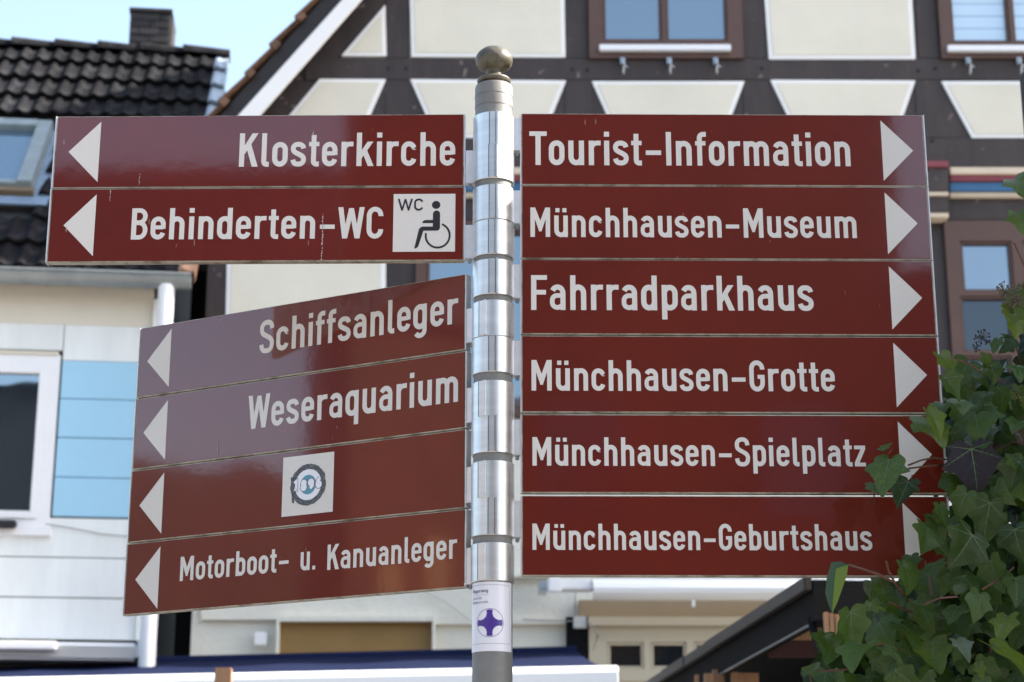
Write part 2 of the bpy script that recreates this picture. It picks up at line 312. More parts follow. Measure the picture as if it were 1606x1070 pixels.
def glyph(ch):
    """returns (advance width, left/right bearing kind, strokes [(pts, width)], polygons)"""
    l = 7.75; S = []; Pg = []; W = 47; r = W - l; m = W / 2; ra = m - l; ry = ra * 1.05; b = 7.2; t = 65.8; kl, kr = 7, 7
    if ch == 'o': S = [(stad(W), W_)]; kl = kr = 4.5
    elif ch == 'n': S = [([(l, 0), (l, 73)], W_), ([(l, t - ry)] + arc(m, t - ry, ra, ry, 180, 0) + [(r, 0)], W_)]
    elif ch == 'h': S = [([(l, 0), (l, 100)], W_), ([(l, t - ry)] + arc(m, t - ry, ra, ry, 180, 0) + [(r, 0)], W_)]
    elif ch in 'uü':
        S = [([(r, 0), (r, 73)], W_), ([(l, 73)] + arc(m, b + ry, ra, ry, 180, 360) + [(r, b + ry)], W_)]
        if ch == 'ü': Pg = [[(4.5, 84), (18.5, 84), (18.5, 98), (4.5, 98)], [(28.5, 84), (42.5, 84), (42.5, 98), (28.5, 98)]]
    elif ch == 'm':
        W = 76; q = 14.9; S = [([(l, 0), (l, 73)], W_), ([(l, 50)] + arc(l + q, t - q, q, q, 180, 0) + [(l + 2 * q, 0)], W_),
                               ([(l + 2 * q, 50)] + arc(l + 3 * q, t - q, q, q, 180, 0) + [(l + 4 * q, 0)], W_)]; W = 2 * l + 4 * q
    elif ch == 'i': W = 15.5; S = [([(l, 0), (l, 73)], W_)]; Pg = [[(0, 85), (15.5, 85), (15.5, 100), (0, 100)]]
    elif ch == 'l': W = 23; S = [([(l, 100)] + arc(l + 8, 15, 8, 8, 180, 270) + [(23, 7)], 14.8)]; kr = 5
    elif ch == 't': W = 31; S = [([(14.5, 94)] + arc(23, 15.5, 8.5, 8.5, 180, 270) + [(31, 7)], 14.8), ([(0, 66.5), (31, 66.5)], 13)]; kl = kr = 4
    elif ch == 'f': W = 33; S = [([(13, 0)] + arc(24, 82, 11, 11.3, 180, 90) + [(33, 93.3)], 14.6), ([(0, 66.5), (31, 66.5)], 13)]; kl = 4; kr = 3
    elif ch == 'r': W = 36; S = [([(l, 0), (l, 73)], W_), ([(l, 44)] + arc(25, 47, 17.2, 19, 180, 90) + [(36, 66)], 14)]; kr = 3
    elif ch == 's':
        S = [(spline([(39, 53.5), (36.5, 60.5), (30, 65), (23.5, 66), (15.5, 65), (9.5, 60), (7.6, 53), (10, 45.5), (18, 40), (29, 34.5), (37, 28.5), (39.4, 20.5), (37, 12.5), (31, 8), (23.5, 7), (15, 8.3), (9.5, 13.5), (7.4, 20)]), 14.6)]; kl = kr = 4
    elif ch in 'eé':
        S = [([(l, 38.5), (r, 38.5)], 12.5), ([(r, 33.5)] + [(r, t - ry)] + arc(m, t - ry, ra, ry, 0, 180) + arc(m, b + ry, ra, ry, 180, 350), 14.9)]; kl = kr = 4.5
    elif ch == 'c': S = [([(r, 51)] + arc(m, t - ry, ra, ry, 0, 180) + arc(m, b + ry, ra, ry, 180, 350), 14.9)]; kl = 4.5; kr = 4; S[0][0][0] = (r, 50)
    elif ch == 'a':
        S = [([(r, 0)] + arc(m, t - ry, ra, ry, 0, 158), W_ - .5), ([(r, 42)] + arc(22, 28, 14.2, 13.5, 90, 180) + arc(23, 21, 15.2, 13.8, 180, 300) + [(r, 14)], 13.5)]; kl = 4.5
    elif ch == 'd': S = [([(r, 0), (r, 100)], W_), (stad(W), W_)]; kl = 4.5
    elif ch == 'b': S = [([(l, 0), (l, 100)], W_), (stad(W), W_)]; kr = 4.5
    elif ch == 'p': S = [([(l, -26), (l, 73)], W_), (stad(W), W_)]; kr = 4.5
    elif ch == 'q': S = [([(r, -26), (r, 73)], W_), (stad(W), W_)]; kl = 4.5
    elif ch == 'g': S = [([(r, 73), (r, -4)] + arc(m, -4, ra, 15, 0, -150), W_ - 1), (stad(W), W_)]; kl = 4.5
    elif ch == 'k': W = 51; S = [([(l, 0), (l, 100)], W_)]; Pg = [[(15, 22), (32.5, 44.5), (50, 73), (32.5, 73), (15, 45)], [(20.5, 34), (52, 0), (34.5, 0)], [(20.5, 34), (31, 50.5), (52.5, 0), (52, 0)]]; Pg = [[(14, 21), (50, 73), (32.5, 73), (14, 45)], [(20, 35), (34.5, 0), (52, 0), (31, 48)]]; kr = 3
    elif ch == 'z': W = 40; Pg = [[(0, 60), (40, 60), (40, 73), (0, 73)], [(0, 0), (40, 0), (40, 13), (0, 13)], [(0, 13), (17, 13), (40, 60), (23, 60)]]; kl = kr = 4.5
    elif ch == 'v': W = 46; Pg = [[(0, 73), (16, 73), (29, 0), (17, 0)], [(17, 0), (29, 0), (46, 73), (30, 73)]]; kl = kr = 2
    elif ch == 'w': W = 66; Pg = [[(0, 73), (14, 73), (24, 0), (12, 0)], [(12, 0), (24, 0), (38, 73), (28, 73)], [(28, 73), (38, 73), (54, 0), (42, 0)], [(42, 0), (54, 0), (66, 73), (52, 73)]]; kl = kr = 2
    elif ch == 'K': W = 57; S = [([(l, 0), (l, 100)], W_)]; Pg = [[(14, 34), (56, 100), (38, 100), (14, 61)], [(23, 51), (39, 0), (57, 0), (35, 68)]]; kr = 3
    elif ch == 'M': W = 68; S = [([(l, 0), (l, 100)], W_), ([(W - l, 0), (W - l, 100)], W_)]; Pg = [[(2, 100), (16.5, 100), (39, 42), (39, 19), (30, 19)], [(W - 2, 100), (W - 16.5, 100), (W - 39, 42), (W - 39, 19), (W - 30, 19)]]
    elif ch == 'W': W = 82; Pg = [[(0, 100), (15.5, 100), (29.5, 0), (14, 0)], [(14, 0), (29.5, 0), (48.5, 97), (33.5, 97)], [(33.5, 97), (48.5, 97), (68, 0), (52.5, 0)], [(52.5, 0), (68, 0), (82, 100), (66.5, 100)]]; kl = kr = 2
    elif ch == 'B': W = 51; S = [([(l, 0), (l, 100)], W_), ([(l, 93.2), (24, 93.2)] + arc(24, 73.7, 18.2, 19.5, 90, -90) + [(l, 54.2)], 14), ([(l, 53.2), (25, 53.2)] + arc(25, 30, 18.6, 23.2, 90, -90) + [(l, 6.8)], 14)]; kr = 4.5
    elif ch in 'CG':
        W = 52; r = W - l; m = W / 2; ra = m - l; q = ra * 1.15
        S = [([(r, 71)] + arc(m, 93.5 - q, ra, q, 0, 180) + arc(m, 6.5 + q, ra, q, 180, 360 if ch == 'G' else 352) + ([(r, 52)] if ch == 'G' else []), 15)]
        if ch == 'G': S.append(([(m + 2, 47), (r + 7, 47)], 13))
        else: S[0] = (S[0][0] + [(r, 29)], 15)
        kl = 5; kr = 4.5
    elif ch == 'S':
        W = 54; S = [(spline([(46, 73), (43.5, 85), (36, 92), (27, 93.7), (17, 91.5), (9.6, 84), (8, 74), (10, 63), (18, 56), (29, 50), (40, 43), (46, 34), (46.4, 24), (43, 13), (35, 7.3), (26.5, 6.4), (16, 8.5), (9.6, 16), (7.6, 27)]), 14.8)]; kl = kr = 4
    elif ch == 'T': W = 52; S = [([(26, 0), (26, 90)], W_)]; Pg = [[(0, 86.5), (52, 86.5), (52, 100), (0, 100)]]; kl = kr = 1.5
    elif ch == 'F': W = 47; S = [([(l, 0), (l, 100)], W_)]; Pg = [[(8, 86.5), (47, 86.5), (47, 100), (8, 100)], [(8, 44), (44, 44), (44, 57.5), (8, 57.5)]]; kr = 3
    elif ch == 'I': W = 15.5; S = [([(l, 0), (l, 100)], W_)]
    elif ch == 'L': W = 42; S = [([(l, 0), (l, 100)], W_)]; Pg = [[(8, 0), (42, 0), (42, 13.5), (8, 13.5)]]
    elif ch == 'P': W = 50; S = [([(l, 0), (l, 100)], W_), ([(l, 93.2), (24, 93.2)] + arc(24, 69, 18.2, 24.2, 90, -90) + [(l, 44.8)], 14)]; kr = 4
    elif ch == 'V': W = 56; Pg = [[(0, 100), (16, 100), (34, 0), (21, 0)], [(22, 0), (34, 0), (56, 100), (40, 100)]]; kl = kr = 2
    elif ch == '-': W = 46; Pg = [[(0, 31), (46, 31), (46, 44.5), (0, 44.5)]]; kl = kr = 8
    elif ch == '.': W = 15; Pg = [[(0, 0), (15, 0), (15, 15), (0, 15)]]
    elif ch == ' ': W = 34; kl = kr = 0
    return W, kl, kr, S, Pg
def ribbon(pts, w, closed=False):
    n = len(pts); q = []
    P = [pts[0]]
    for p in pts[1:]:
        if abs(p[0] - P[-1][0]) + abs(p[1] - P[-1][1]) > .05: P.append(p)
    if len(P) > 2 and abs(P[0][0] - P[-1][0]) + abs(P[0][1] - P[-1][1]) < .05: closed = True; P.pop()
    n = len(P); L = []; Rr = []
    for i in range(n):
        a = P[(i - 1) % n] if (closed or i) else P[i]; b = P[(i + 1) % n] if (closed or i < n - 1) else P[i]
        c = P[i]; e1 = Vector(c) - Vector(a); e2 = Vector(b) - Vector(c)
        if e1.length < 1e-6: e1 = e2
        if e2.length < 1e-6: e2 = e1
        e1.normalize(); e2.normalize(); n1 = Vector((-e1.y, e1.x)); n2 = Vector((-e2.y, e2.x)); k = n1 + n2; k = k / max(.5, k.dot(n1))
        L.append(Vector(c) + k * w / 2); Rr.append(Vector(c) - k * w / 2)
    vs = [tuple(v) for v in L + Rr]; fs = [(i, n + i, n + (i + 1) % n, (i + 1) % n) for i in range(n if closed else n - 1)]
    return vs, fs
def text_mesh(mb, txt, x0, z0, width, cap, y, weight=1.0, mi=0, mapf=None, slope=0):
    adv = 0; items = []; first = True
    for ch in txt:
        W, kl, kr, S, Pg = glyph(ch)
        adv += 0 if first else kl
        items.append((adv, S, Pg)); adv += W + kr; last = kr; first = False
    total = adv - last; sx = width / total; sz = cap / 100; lay = 0
    mp = mapf or (lambda x, z, yy: (x, yy, z))
    for a, S, Pg in items:
        lay = 0
        for pts, w in S:
            vs, fs = ribbon(pts, w * weight); lay += 1
            mb.add([mp(x0 + (a + p[0]) * sx, z0 + p[1] * sz + slope * (a + p[0]) * sx, y - lay * .00005) for p in vs], fs, mi)
        for pg in Pg:
            lay += 1; n = len(pg); ar = sum(pg[i][0] * pg[(i + 1) % n][1] - pg[(i + 1) % n][0] * pg[i][1] for i in range(n))
            if ar < 0: pg = pg[::-1]
            mb.add([mp(x0 + (a + p[0]) * sx, z0 + p[1] * sz + slope * (a + p[0]) * sx, y - lay * .00005) for p in pg], [tuple(range(n))], mi)

# ================================================================== SETTING
g = MB(); g.add([(-400, -400, 0), (400, -400, 0), (400, 400, 0), (-400, 400, 0)], [(0, 1, 2, 3)]); o = g.build('street', M_PAVE); o['kind'] = 'structure'

# ------------------------------------------------------------------ half-timbered house
TF = Frame(0, 14, 0)
house = thing('half_timbered_house', 'half-timbered gable house with cream plaster panels and dark beams behind the signs', 'house', (0, 14, 0))
def hp(name, pts, m, y0, y1, off=None, bevel=0, label=None, par=None):
    return MB().prism(TF.poly(pts, y0 if off is None else off), y0, y1).build(name, m, par or house, bevel, label)
# rear wall body (gable outline), eaves at left
zE = TF.at(300, 255)[1]; xL = TF.at(324, 450)[0]
ap_x = 3.2; ap_z = zE + (ap_x - xL) * 1.19
MB().prism([(xL, 0), (8.5, 0), (8.5, zE), (ap_x, ap_z), (xL, zE)], .03, 7).build('wall', M_GWALL, house)
# panels: white border with a cream field
def panel(pts, bd=.032, m=M_CREAM, y=-.035):
    P = TF.poly(pts, y); w = MB().prism(P, y, .0295).build('plaster_panel', M_WHT, house, .004)
    MB().prism(inset(P, bd), y - .005, y - .0005).build('plaster_field', m, w, .0015)
panel([(641, -60), (884, -60), (887, 90), (645, 89)], .032)
panel([(1195, -60), (1427, -60), (1436, 93), (1206, 93)], .034)
panel([(604, 7), (606, 88), (535, 87.5)], .03)
panel([(501, 123.5), (605, 124), (565, 216), (424, 216)])
panel([(643, 124), (888, 126), (851, 217), (684, 217)])
panel([(928, 127), (1168, 127), (1134, 217), (968, 217)])
panel([(1208, 125), (1436, 126), (1405, 217), (1252, 217)])
panel([(1476, 127), (1760, 127), (1724, 217), (1525, 217)])
panel([(357, 360), (605, 360), (605, 640), (350, 640)], .035)
# timbers
for x0, x1, y0, y1 in ((605, 642, -70, 92), (884, 923, -70, 92), (1163, 1200, -70, 92), (1435, 1470, -70, 92)):
    a, b, c_, d_ = TF.rect(x0, y0, x1, y1, -.02); MB().box(a, b, -.022, .0295, c_, d_).build('post', M_TIM, house, .006)
for x0, x1 in ((604, 644), (886, 929), (1166, 1208), (1436, 1476)):
    a, b, c_, d_ = TF.rect(x0, 125, x1, 217, -.02); MB().box(a, b, -.025, .0295, c_, d_).build('post', M_TIM, house, .006)
for pts in ([(590, 124), (625, 124), (606, 217), (548, 217)], [(623, 124), (660, 124), (702, 217), (644, 217)],
            [(870, 125), (908, 125), (892, 217), (832, 217)], [(906, 125), (946, 125), (988, 217), (925, 217)],
            [(1152, 125), (1187, 125), (1172, 217), (1115, 217)], [(1186, 125), (1225, 125), (1272, 217), (1206, 217)],
            [(1420, 125), (1456, 125), (1444, 217), (1386, 217)], [(1455, 125), (1494, 125), (1545, 217), (1478, 217)]):
    hp('brace', pts, M_TIM, -.018, .0295, bevel=.005)
hp('rafter', [(392, 195), (565, -5), (625, -72), (700, -72), (602, 8), (424, 217), (400, 250), (345, 250)], M_TIM, -.0165, .0295, bevel=.005)
for x0, x1, y0, y1, yy in ((478, 1800, 91, 126, -.029), (380, 1800, 216, 252, -.045), (318, 1800, 310, 346, -.040)):
    a, b, c_, d_ = TF.rect(x0, y0, x1, y1, yy); MB().box(a, b, yy, .0295, c_, d_).build('beam', M_TIM, house, .008)
for x0, x1 in ((322, 357), (605, 651), (1450, 1490)):
    a, b, c_, d_ = TF.rect(x0, 346, x1, 640, -.02); MB().box(a, b, -.026, .0295, c_, d_).build('post', M_TIM, house, .006)
a, b, c_, d_ = TF.rect(1490, 346, 1800, 640, -.02)
# long coloured mouldings under the jetty
for y0, y1, m, yy in ((262, 273, M_PCRM, -.16), (273.5, 284, M_PRED, -.135), (284.5, 300, M_PBLU, -.11), (300.5, 309, M_PCRM, -.085)):
    for x0, x1 in ((330, 600), (655, 880), (935, 1160), (1210, 1440), (1490, 1800)):
        a, b, c_, d_ = TF.rect(x0, y0, x1, y1, yy); MB().box(a, b, yy, .0295, c_, d_).build('moulding', m, house, .006)
MB().box(TF.at(330, 256)[0], TF.at(1800, 256)[0], -.05, .0295, TF.at(803, 310)[1], TF.at(803, 252)[1]).build('jetty_board', M_TIM, house)
for x0, x1 in ((600, 652), (882, 934), (1163, 1209), (1443, 1488)):
    for y0, y1, m, yy in ((252, 262, M_PRED, -.21), (262.5, 300, M_TIM, -.19), (300.5, 307, M_PCRM, -.185), (307.5, 333, M_TIM, -.165), (333.5, 341, M_PCRM, -.16)):
        a, b, c_, d_ = TF.rect(x0, y0, x1, y1, yy); MB().box(a, b, yy, .0295, c_, d_).build('bracket_block', m, house, .005)
# knots and peg holes
for x, y in ((609, 107), (637, 107), (898, 109), (921, 110), (1195, 107), (1467, 107), (1440, 111), (1462, 222)):
    X, Z = TF.at(x, y, -.03); k = MB(); k.lathe([(.0001, 0), (.014, 0), (.014, .02)], 10); ob = k.build('peg', M_DARK, house); ob.location = (X, -.052 if y > 200 else -.034, Z); ob.rotation_euler = (R(-90), 0, 0)
# windows
def window(x0, x1, y0, y1, panes, gl, sill=None, fr=.05, mat_=M_BRN, yy=-.06, depth=.088, name='window'):
    a, b, c_, d_ = TF.rect(x0, y0, x1, y1, yy); fs = []
    f = MB()
    P = [TF.rect(*p, yy) for p in panes]
    xs = sorted({a, b, *[v for p in P for v in p[:2]]}); zs = sorted({c_, d_, *[v for p in P for v in p[2:]]})
    for i in range(len(xs) - 1):
        for j in range(len(zs) - 1):
            mx_, mz = (xs[i] + xs[i + 1]) / 2, (zs[j] + zs[j + 1]) / 2
            if any(p[0] < mx_ < p[1] and p[2] < mz < p[3] for p in P): continue
            f.box(xs[i], xs[i + 1], yy, .0295, zs[j], zs[j + 1])
    w = link(name, weld(f.mesh(name, mat_)), house)
    for k, p in enumerate(P):
        gm = gl[k] if isinstance(gl, list) else gl
        MB().box(p[0], p[1], yy + .045, yy + .055, p[2], p[3]).build('pane', gm, w)
        s_ = MB(); e = .022                                  # casement rebate round each pane
        s_.box(p[0] + .001, p[0] + e, yy + .014, yy + .044, p[2] + .001, p[3] - .001); s_.box(p[1] - e, p[1] - .001, yy + .014, yy + .044, p[2] + .001, p[3] - .001)
        s_.box(p[0] + e, p[1] - e, yy + .014, yy + .044, p[2] + .001, p[2] + e); s_.box(p[0] + e, p[1] - e, yy + .014, yy + .044, p[3] - e, p[3] - .001)
        s_.build('casement', mat_, w, .003)
    if sill:
        q = TF.rect(*sill, yy - .03); MB().box(q[0], q[1], yy - .05, yy - .001, q[2], q[3]).build('sill', M_SILL, w, .004)
    return w
def weld(me):
    bm = bmesh.new(); bm.from_mesh(me); bmesh.ops.remove_doubles(bm, verts=bm.verts, dist=1e-5)
    seen = {}
    for f in list(bm.faces):
        k = frozenset(v.index for v in f.verts); seen.setdefault(k, []).append(f)
    bad = [f for v in seen.values() if len(v) > 1 for f in v]
    bmesh.ops.delete(bm, geom=bad, context='FACES'); bmesh.ops.recalc_face_normals(bm, faces=bm.faces)
    bm.to_mesh(me); bm.free(); return me
window(923, 1163, -120, 91, [(945, -100, 1037, 64), (1043, -100, 1139, 64)], G_SKY, (940, 71, 1146, 80))
window(1470, 1704, -120, 91, [(1488, -100, 1579, 66), (1584, -100, 1680, 66)], G_BLIND, (1486, 72, 1700, 81))
window(651, 884, 346, 652, [(668, 362, 768, 640), (782, 362, 866, 640)], G_SKY)
window(935, 1160, 346, 640, [(955, 362, 1040, 630), (1052, 362, 1140, 630)], G_SKY)
window(1490, 1740, 346, 640, [(1508, 378, 1589, 457), (1508, 464, 1589, 552), (1508, 558, 1589, 628), (1606, 378, 1690, 457), (1606, 464, 1690, 552)], [G_SKY, G_DRK, G_DRK, G_SKY, G_DRK])
for x in (977, 1050, 1123, 1520, 1600, 1680):
    X, Z = TF.at(x, 92, -.10); h = MB()
    h.tube([(X, -.029, Z), (X, -.09, Z), (X + .004, -.105, Z - .02), (X + .004, -.105, Z - .07), (X + .004, -.09, Z - .115), (X + .004, -.06, Z - .115)], .008, 8)
    h.box(X - .018, X + .018, -.075, -.029, Z - .03, Z + .02); h.tube([(X + .004, -.1, Z - .05), (X + .035, -.1, Z - .075)], .005, 6)
    h.build('hook', M_STEEL, house)
# roof slope, bargeboard, verge tiles
def strip(line0, line1, y0, y1, m, name, off=None, par=None, bev=0):
    P = TF.poly(line0 + line1[::-1], y0 if off is None else off); return MB().prism(P, y0, y1).build(name, m, par or house, bev)
strip([(300, 263), (374, 180), (536, 0), (608, -80)], [(330, 265), (407, 180), (565, 0), (632, -80)], -.30, -.262, M_WHT, 'bargeboard', bev=.004)
strip([(268, 263), (346, 181), (505, 0), (560, -60)], [(302, 265), (376, 180), (538, 0), (600, -70)], -.275, 6, M_HUT, 'roof')
MB().prism([(ap_x, ap_z + .12), (ap_x, ap_z), (9.0, zE - .5), (9.0, zE - .38)], -.27, 6).build('roof', M_OPR, house)
P0 = Vector(TF.at(268, 263, -.29)); P1 = Vector(TF.at(560, -62, -.29)); dl = (P1 - P0); L = dl.length; dl.normalize(); nl = Vector((-dl.y, dl.x)); ang = math.atan2(dl.y, dl.x)
k = 0; s0 = .02
while s0 < L - .1:
    t_ = MB(); ln = .36; th = .014
    # each verge tile: slab running back plus a turned-down nose
    for row in range(1):
        A = P0 + dl * s0; B = A + dl * ln
        o0 = .052 + random.uniform(-.006, .012); o1 = .018
        pts = [tuple(A + nl * o0), tuple(B + nl * o1), tuple(B + nl * (o1 + th)), tuple(A + nl * (o0 + th))]
        t_.prism(pts, -.33, .02)
    A = P0 + dl * (s0 - .004); pts = [tuple(A + nl * -.005), tuple(A + dl * .07 + nl * -.008), tuple(A + dl * .07 + nl * .050), tuple(A + nl * .056)]
    t_.prism(pts, -.335, -.312)
    t_.build('roof_tile', M_CLAY, house, .004); s0 += .305; k += 1
# ground floor pieces below the signs
a, b, c_, d_ = TF.rect(312, 955, 314, 1070)
hp('ledge', [(680, 972), (888, 972), (888, 979), (680, 979)], M_GWALL, -.02, .0295)
a, b, c_, d_ = TF.rect(438, 977, 678, 1100, 0)
MB().box(a, b, -.012, .0295, c_, d_).build('opening_panel', M_OCH, house)
fr = MB(); fr.box(a - .02, b + .02, -.09, .0295, d_, d_ + .035); fr.box(a - .02, a, -.09, .0295, c_, d_); fr.box(b, b + .02, -.09, .0295, c_, d_); fr.build('opening_surround', M_GWALL, house)
hp('wall_plinth', [(316, 905), (740, 905), (740, 972), (316, 972)], M_GWALL, -.02, .0295)
hp('ledge', [(316, 905), (316, 902), (870, 900), (870, 905)], M_GWALL, -.06, .0295)
a, b, c_, d_ = TF.rect(888, 968, 922, 1100, -.02); MB().box(a, b, -.04, .0295, c_, d_).build('post', M_HUTU, house, .005)
a, b, c_, d_ = TF.rect(908, 941, 1400, 967, -.03); MB().box(a, b, -.028, .0295, c_, d_).build('shade_band', mat('beige_shade_paint', (.30, .22, .13), .8, noise=.05), house)  # flat beige strip painting in the soft shadow under the awning
window(924, 1180, 968, 1068, [(953, 1007, 1010, 1049), (1021, 1007, 1077, 1049), (1089, 1007, 1150, 1049)], G_DRK, None, mat_=mat('cream_window_frame', (.50, .44, .33), .5), yy=-.05)
MB().box(*TF.rect(922, 966, 1180, 978, -.08)[:2], -.11, -.051, *TF.rect(922, 968, 1180, 982, -.08)[2:]).build('lintel', mat('cream_window_frame', (.50, .44, .33), .5), house, .004)
# small wall fittings
def wallbox(px, m, d, label, bev=.006):
    a, b, c_, d_ = TF.rect(*px, -.05); o_ = MB().box(a, b, -d, -.021, c_, d_).build('wall_box', m, None, bev); o_.location = (0, 14, 0); return tag(o_, label, 'junction box')
wallbox((399, 992, 418, 1013), M_WHT, .07, 'small white box on the plaster wall left of the ochre opening')
bx = wallbox((899, 968, 920, 986), mat('grey_plastic', (.55, .56, .56), .5), .09, 'small grey junction box with a cable on top of the dark post')
X0, Z0 = TF.at(902, 968, -.05); X1, Z1 = TF.at(902, 926, -.05); X2, Z2 = TF.at(820, 972, -.05)
cab = MB().tube([(X0, 13.94, Z0), (X1, 13.93, (Z0 + Z1) / 2), (X1, 13.94, Z1)], .006, 6).tube([(X0, 13.95, Z0 - .03), ((X0 + X2) / 2, 13.935, Z2 - .01), (X2, 13.94, Z2)], .005, 6).tube([(X0 + .1, 13.87, Z0 - .05), (X0 + .16, 13.87, Z0 - .14), (X0 + .12, 13.87, Z0 - .26)], .005, 6).build('cable', mat('grey_cable', (.25, .25, .24), .6)); tag(cab, 'thin grey cable running down the wall into the junction box', 'cable')
c0 = world_at(660, 925, 13.93); c1 = world_at(700, 945, 13.93); c2 = world_at(740, 976, 13.93)
tag(MB().tube([c0, c1, c2], .005, 6).build('cable', mat('pale_cable', (.45, .45, .42), .6)), 'thin pale cable slanting across the plaster behind the lowest left sign', 'cable')

# ------------------------------------------------------------------ white clad house on the left
WA = R(6.0); WO = (-2.9, 13.7); WF = Frame(*WO, WA)
wh = thing('clad_house', 'white clad house with dark tiled roof and light blue panel at the left', 'house', (WO[0], WO[1], 0), WA)
xe = WF.at(223, 800)[0]; xg = WF.at(303, 441)[0]; zg = WF.at(150, 455)[1]
MB().box(-3.0, xe, .02, 6, 0, zg).build('wall', M_MORT, wh)
def wrect(x0, y0, x1, y1, off=0):
    a, z1 = WF.at(x0, y0, off); b, _ = WF.at(x1, (y0 + y1) / 2, off); _, z0 = WF.at((x0 + x1) / 2, y1, off); a = WF.at(x0, (y0 + y1) / 2, off)[0]; z1 = WF.at((x0 + x1) / 2, y0, off)[1]; return a, b, z0, z1
def wz(x, y, off=0): return WF.at(x, y, off)[1]
xb0 = WF.at(90, 690)[0]
# cornice under the gutter; its beige paints in warm reflected light
MB().prism([(-3.0, wz(100, 510)), (xe, wz(100, 510)), (xe, wz(100, 466) + .1), (-3.0, wz(100, 466) + .1)], -.012, .019).build('frieze_board', M_CRW, wh, .003)
# blue planks, white planks
ys = [567, 627, 688, 750, 812]
for i in range(4):
    z1 = wz(150, ys[i]); z0 = wz(150, ys[i + 1]); MB().box(xb0, xe, -.012 - .002 * (i % 2), .019, z0 + .003, z1 - .003).build('cladding_plank', M_BPL, wh, .003)
zw = [wz(150, 510.5), wz(150, 567)]
MB().box(xb0, xe, -.010, .019, zw[1], zw[0] - .003).build('cladding_plank', M_WPL, wh, .003)
zl = [wz(110, y) for y in (812.5, 875, 938, 1004)]
for i in range(3):
    MB().box(-3.0, xe, -.010 - .002 * (i % 2), .019, zl[i + 1] + .004, zl[i] - .004).build('cladding_plank', M_WPL, wh, .003)
wx1 = WF.at(88, 690)[0]
MB().box(-3.0, xb0 - .006, -.011, .019, wz(40, 549), zw[0] - .003).build('cladding_plank', M_WPL, wh, .003)
MB().box(xe + .002, xe + .04, -.03, .25, wz(220, 1006), wz(220, 470)).build('corner_trim', M_WPL, wh, .004)
# window
f = MB(); p = wrect(-160, 583, 55, 800, -.03); q = wrect(-200, 553, 86, 826, -.03)
f.box(q[0], q[1], -.03, .019, p[3], q[3]); f.box(q[0], q[1], -.03, .019, q[2], p[2]); f.box(p[1], q[1], -.03, .019, p[2], p[3]); f.box(q[0], p[0], -.03, .019, p[2], p[3])
w = link('window', weld(f.mesh('window', M_PVC)), wh)
e = .055; f = MB(); f.box(p[1] - .001, p[1] + e, -.046, -.031, p[2] - e, p[3] + e); f.box(p[0], p[1] - .0015, -.046, -.031, p[3], p[3] + e); f.box(p[0], p[1] - .0015, -.046, -.031, p[2] - e, p[2]); f.build('sash', M_PVC, w, .004)
MB().box(p[0], p[1], -.005, .006, p[2], p[3]).build('pane', glassmat('left_house_pane', (.010, .014, .02), .40), w)
q2 = wrect(-200, 548, 92, 553, -.04); MB().box(q2[0], q2[1], -.045, .019, q2[2], q2[3]).build('drip_moulding', M_CRW, w, .003)
q2 = wrect(-200, 826.5, 80, 838, -.04); MB().box(q2[0], q2[1], -.05, .019, q2[2], q2[3]).build('sill', M_PVC, w, .003)
q2 = wrect(-40, 817, 27, 829, -.07); ob = MB().box(q2[0], q2[1], -.12, -.052, q2[2], q2[3]).build('window_stay', M_BLACK, w, .012)
ca = [WF.at(x, y, -.03) for x, y in ((72, 822), (110, 828), (160, 838), (215, 843))]
tag_c = MB().tube([(x, -.03, z) for x, z in ca], .004, 6).build('cable', mat('grey_cable', (.25, .25, .24), .6), None); tag_c.location = wh.location; tag_c.rotation_euler = wh.rotation_euler
tag(tag_c, 'thin sagging cable on white cladding under the light blue panel', 'cable')
# roof
RP = R(45)
zr0 = wz(150, 441); yr0 = -.16
rv = Vector((0, math.cos(RP), math.sin(RP))); rn = Vector((0, -math.sin(RP), math.cos(RP)))
xr = xg + .02
def rpt(x, s, n=0): v = Vector((x, yr0, zr0)) + rv * s + rn * n; return v
def roof_hit(px, py, n=0):
    a = (px - 803) / FPX; b = (535 - py) / FPX; d = Vector((a, cc - b * ss, ss + b * cc))
    Mi = Matrix.Rotation(-WA, 3, 'Z'); d = Mi @ d; o_ = Mi @ Vector((-WO[0], -WO[1], EYE))
    p0 = rpt(0, 0, n); t = (p0 - o_).dot(rn) / d.dot(rn); h = o_ + d * t; return h.x, (h - Vector((0, yr0, zr0))).dot(rv)
Lr = roof_hit(170, 82)[1]
rb = MB(); A = [rpt(-3.4, 0, -.10), rpt(xr - .03, 0, -.10), rpt(xr - .03, Lr, -.10), rpt(-3.4, Lr, -.10)]; B = [rpt(-3.4, 0, -.02), rpt(xr - .03, 0, -.02), rpt(xr - .03, Lr, -.02), rpt(-3.4, Lr, -.02)]
rb.add(A + B, [(0, 1, 2, 3), (4, 5, 6, 7), (0, 1, 5, 4), (1, 2, 6, 5), (2, 3, 7, 6), (3, 0, 4, 7)]); roof = rb.build('roof', M_MORT, wh)
yb = yr0 + Lr * math.cos(RP); zb = zr0 + Lr * math.sin(RP)
rb = MB(); rb.add([(-3.4, yb, zb - .1), (xr - .03, yb, zb - .1), (xr - .03, 2 * yb, zr0), (-3.4, 2 * yb, zr0)], [(0, 1, 2, 3)]); rb.build('roof_rear_slope', M_MORT, wh)
gb = MB(); gb.add([(xe, .03, zg - .02), (xe, 2 * yb - .3, zg - .02), (xe, yb, zb - .3)], [(0, 1, 2)]); gb.build('gable', M_MORT, wh)
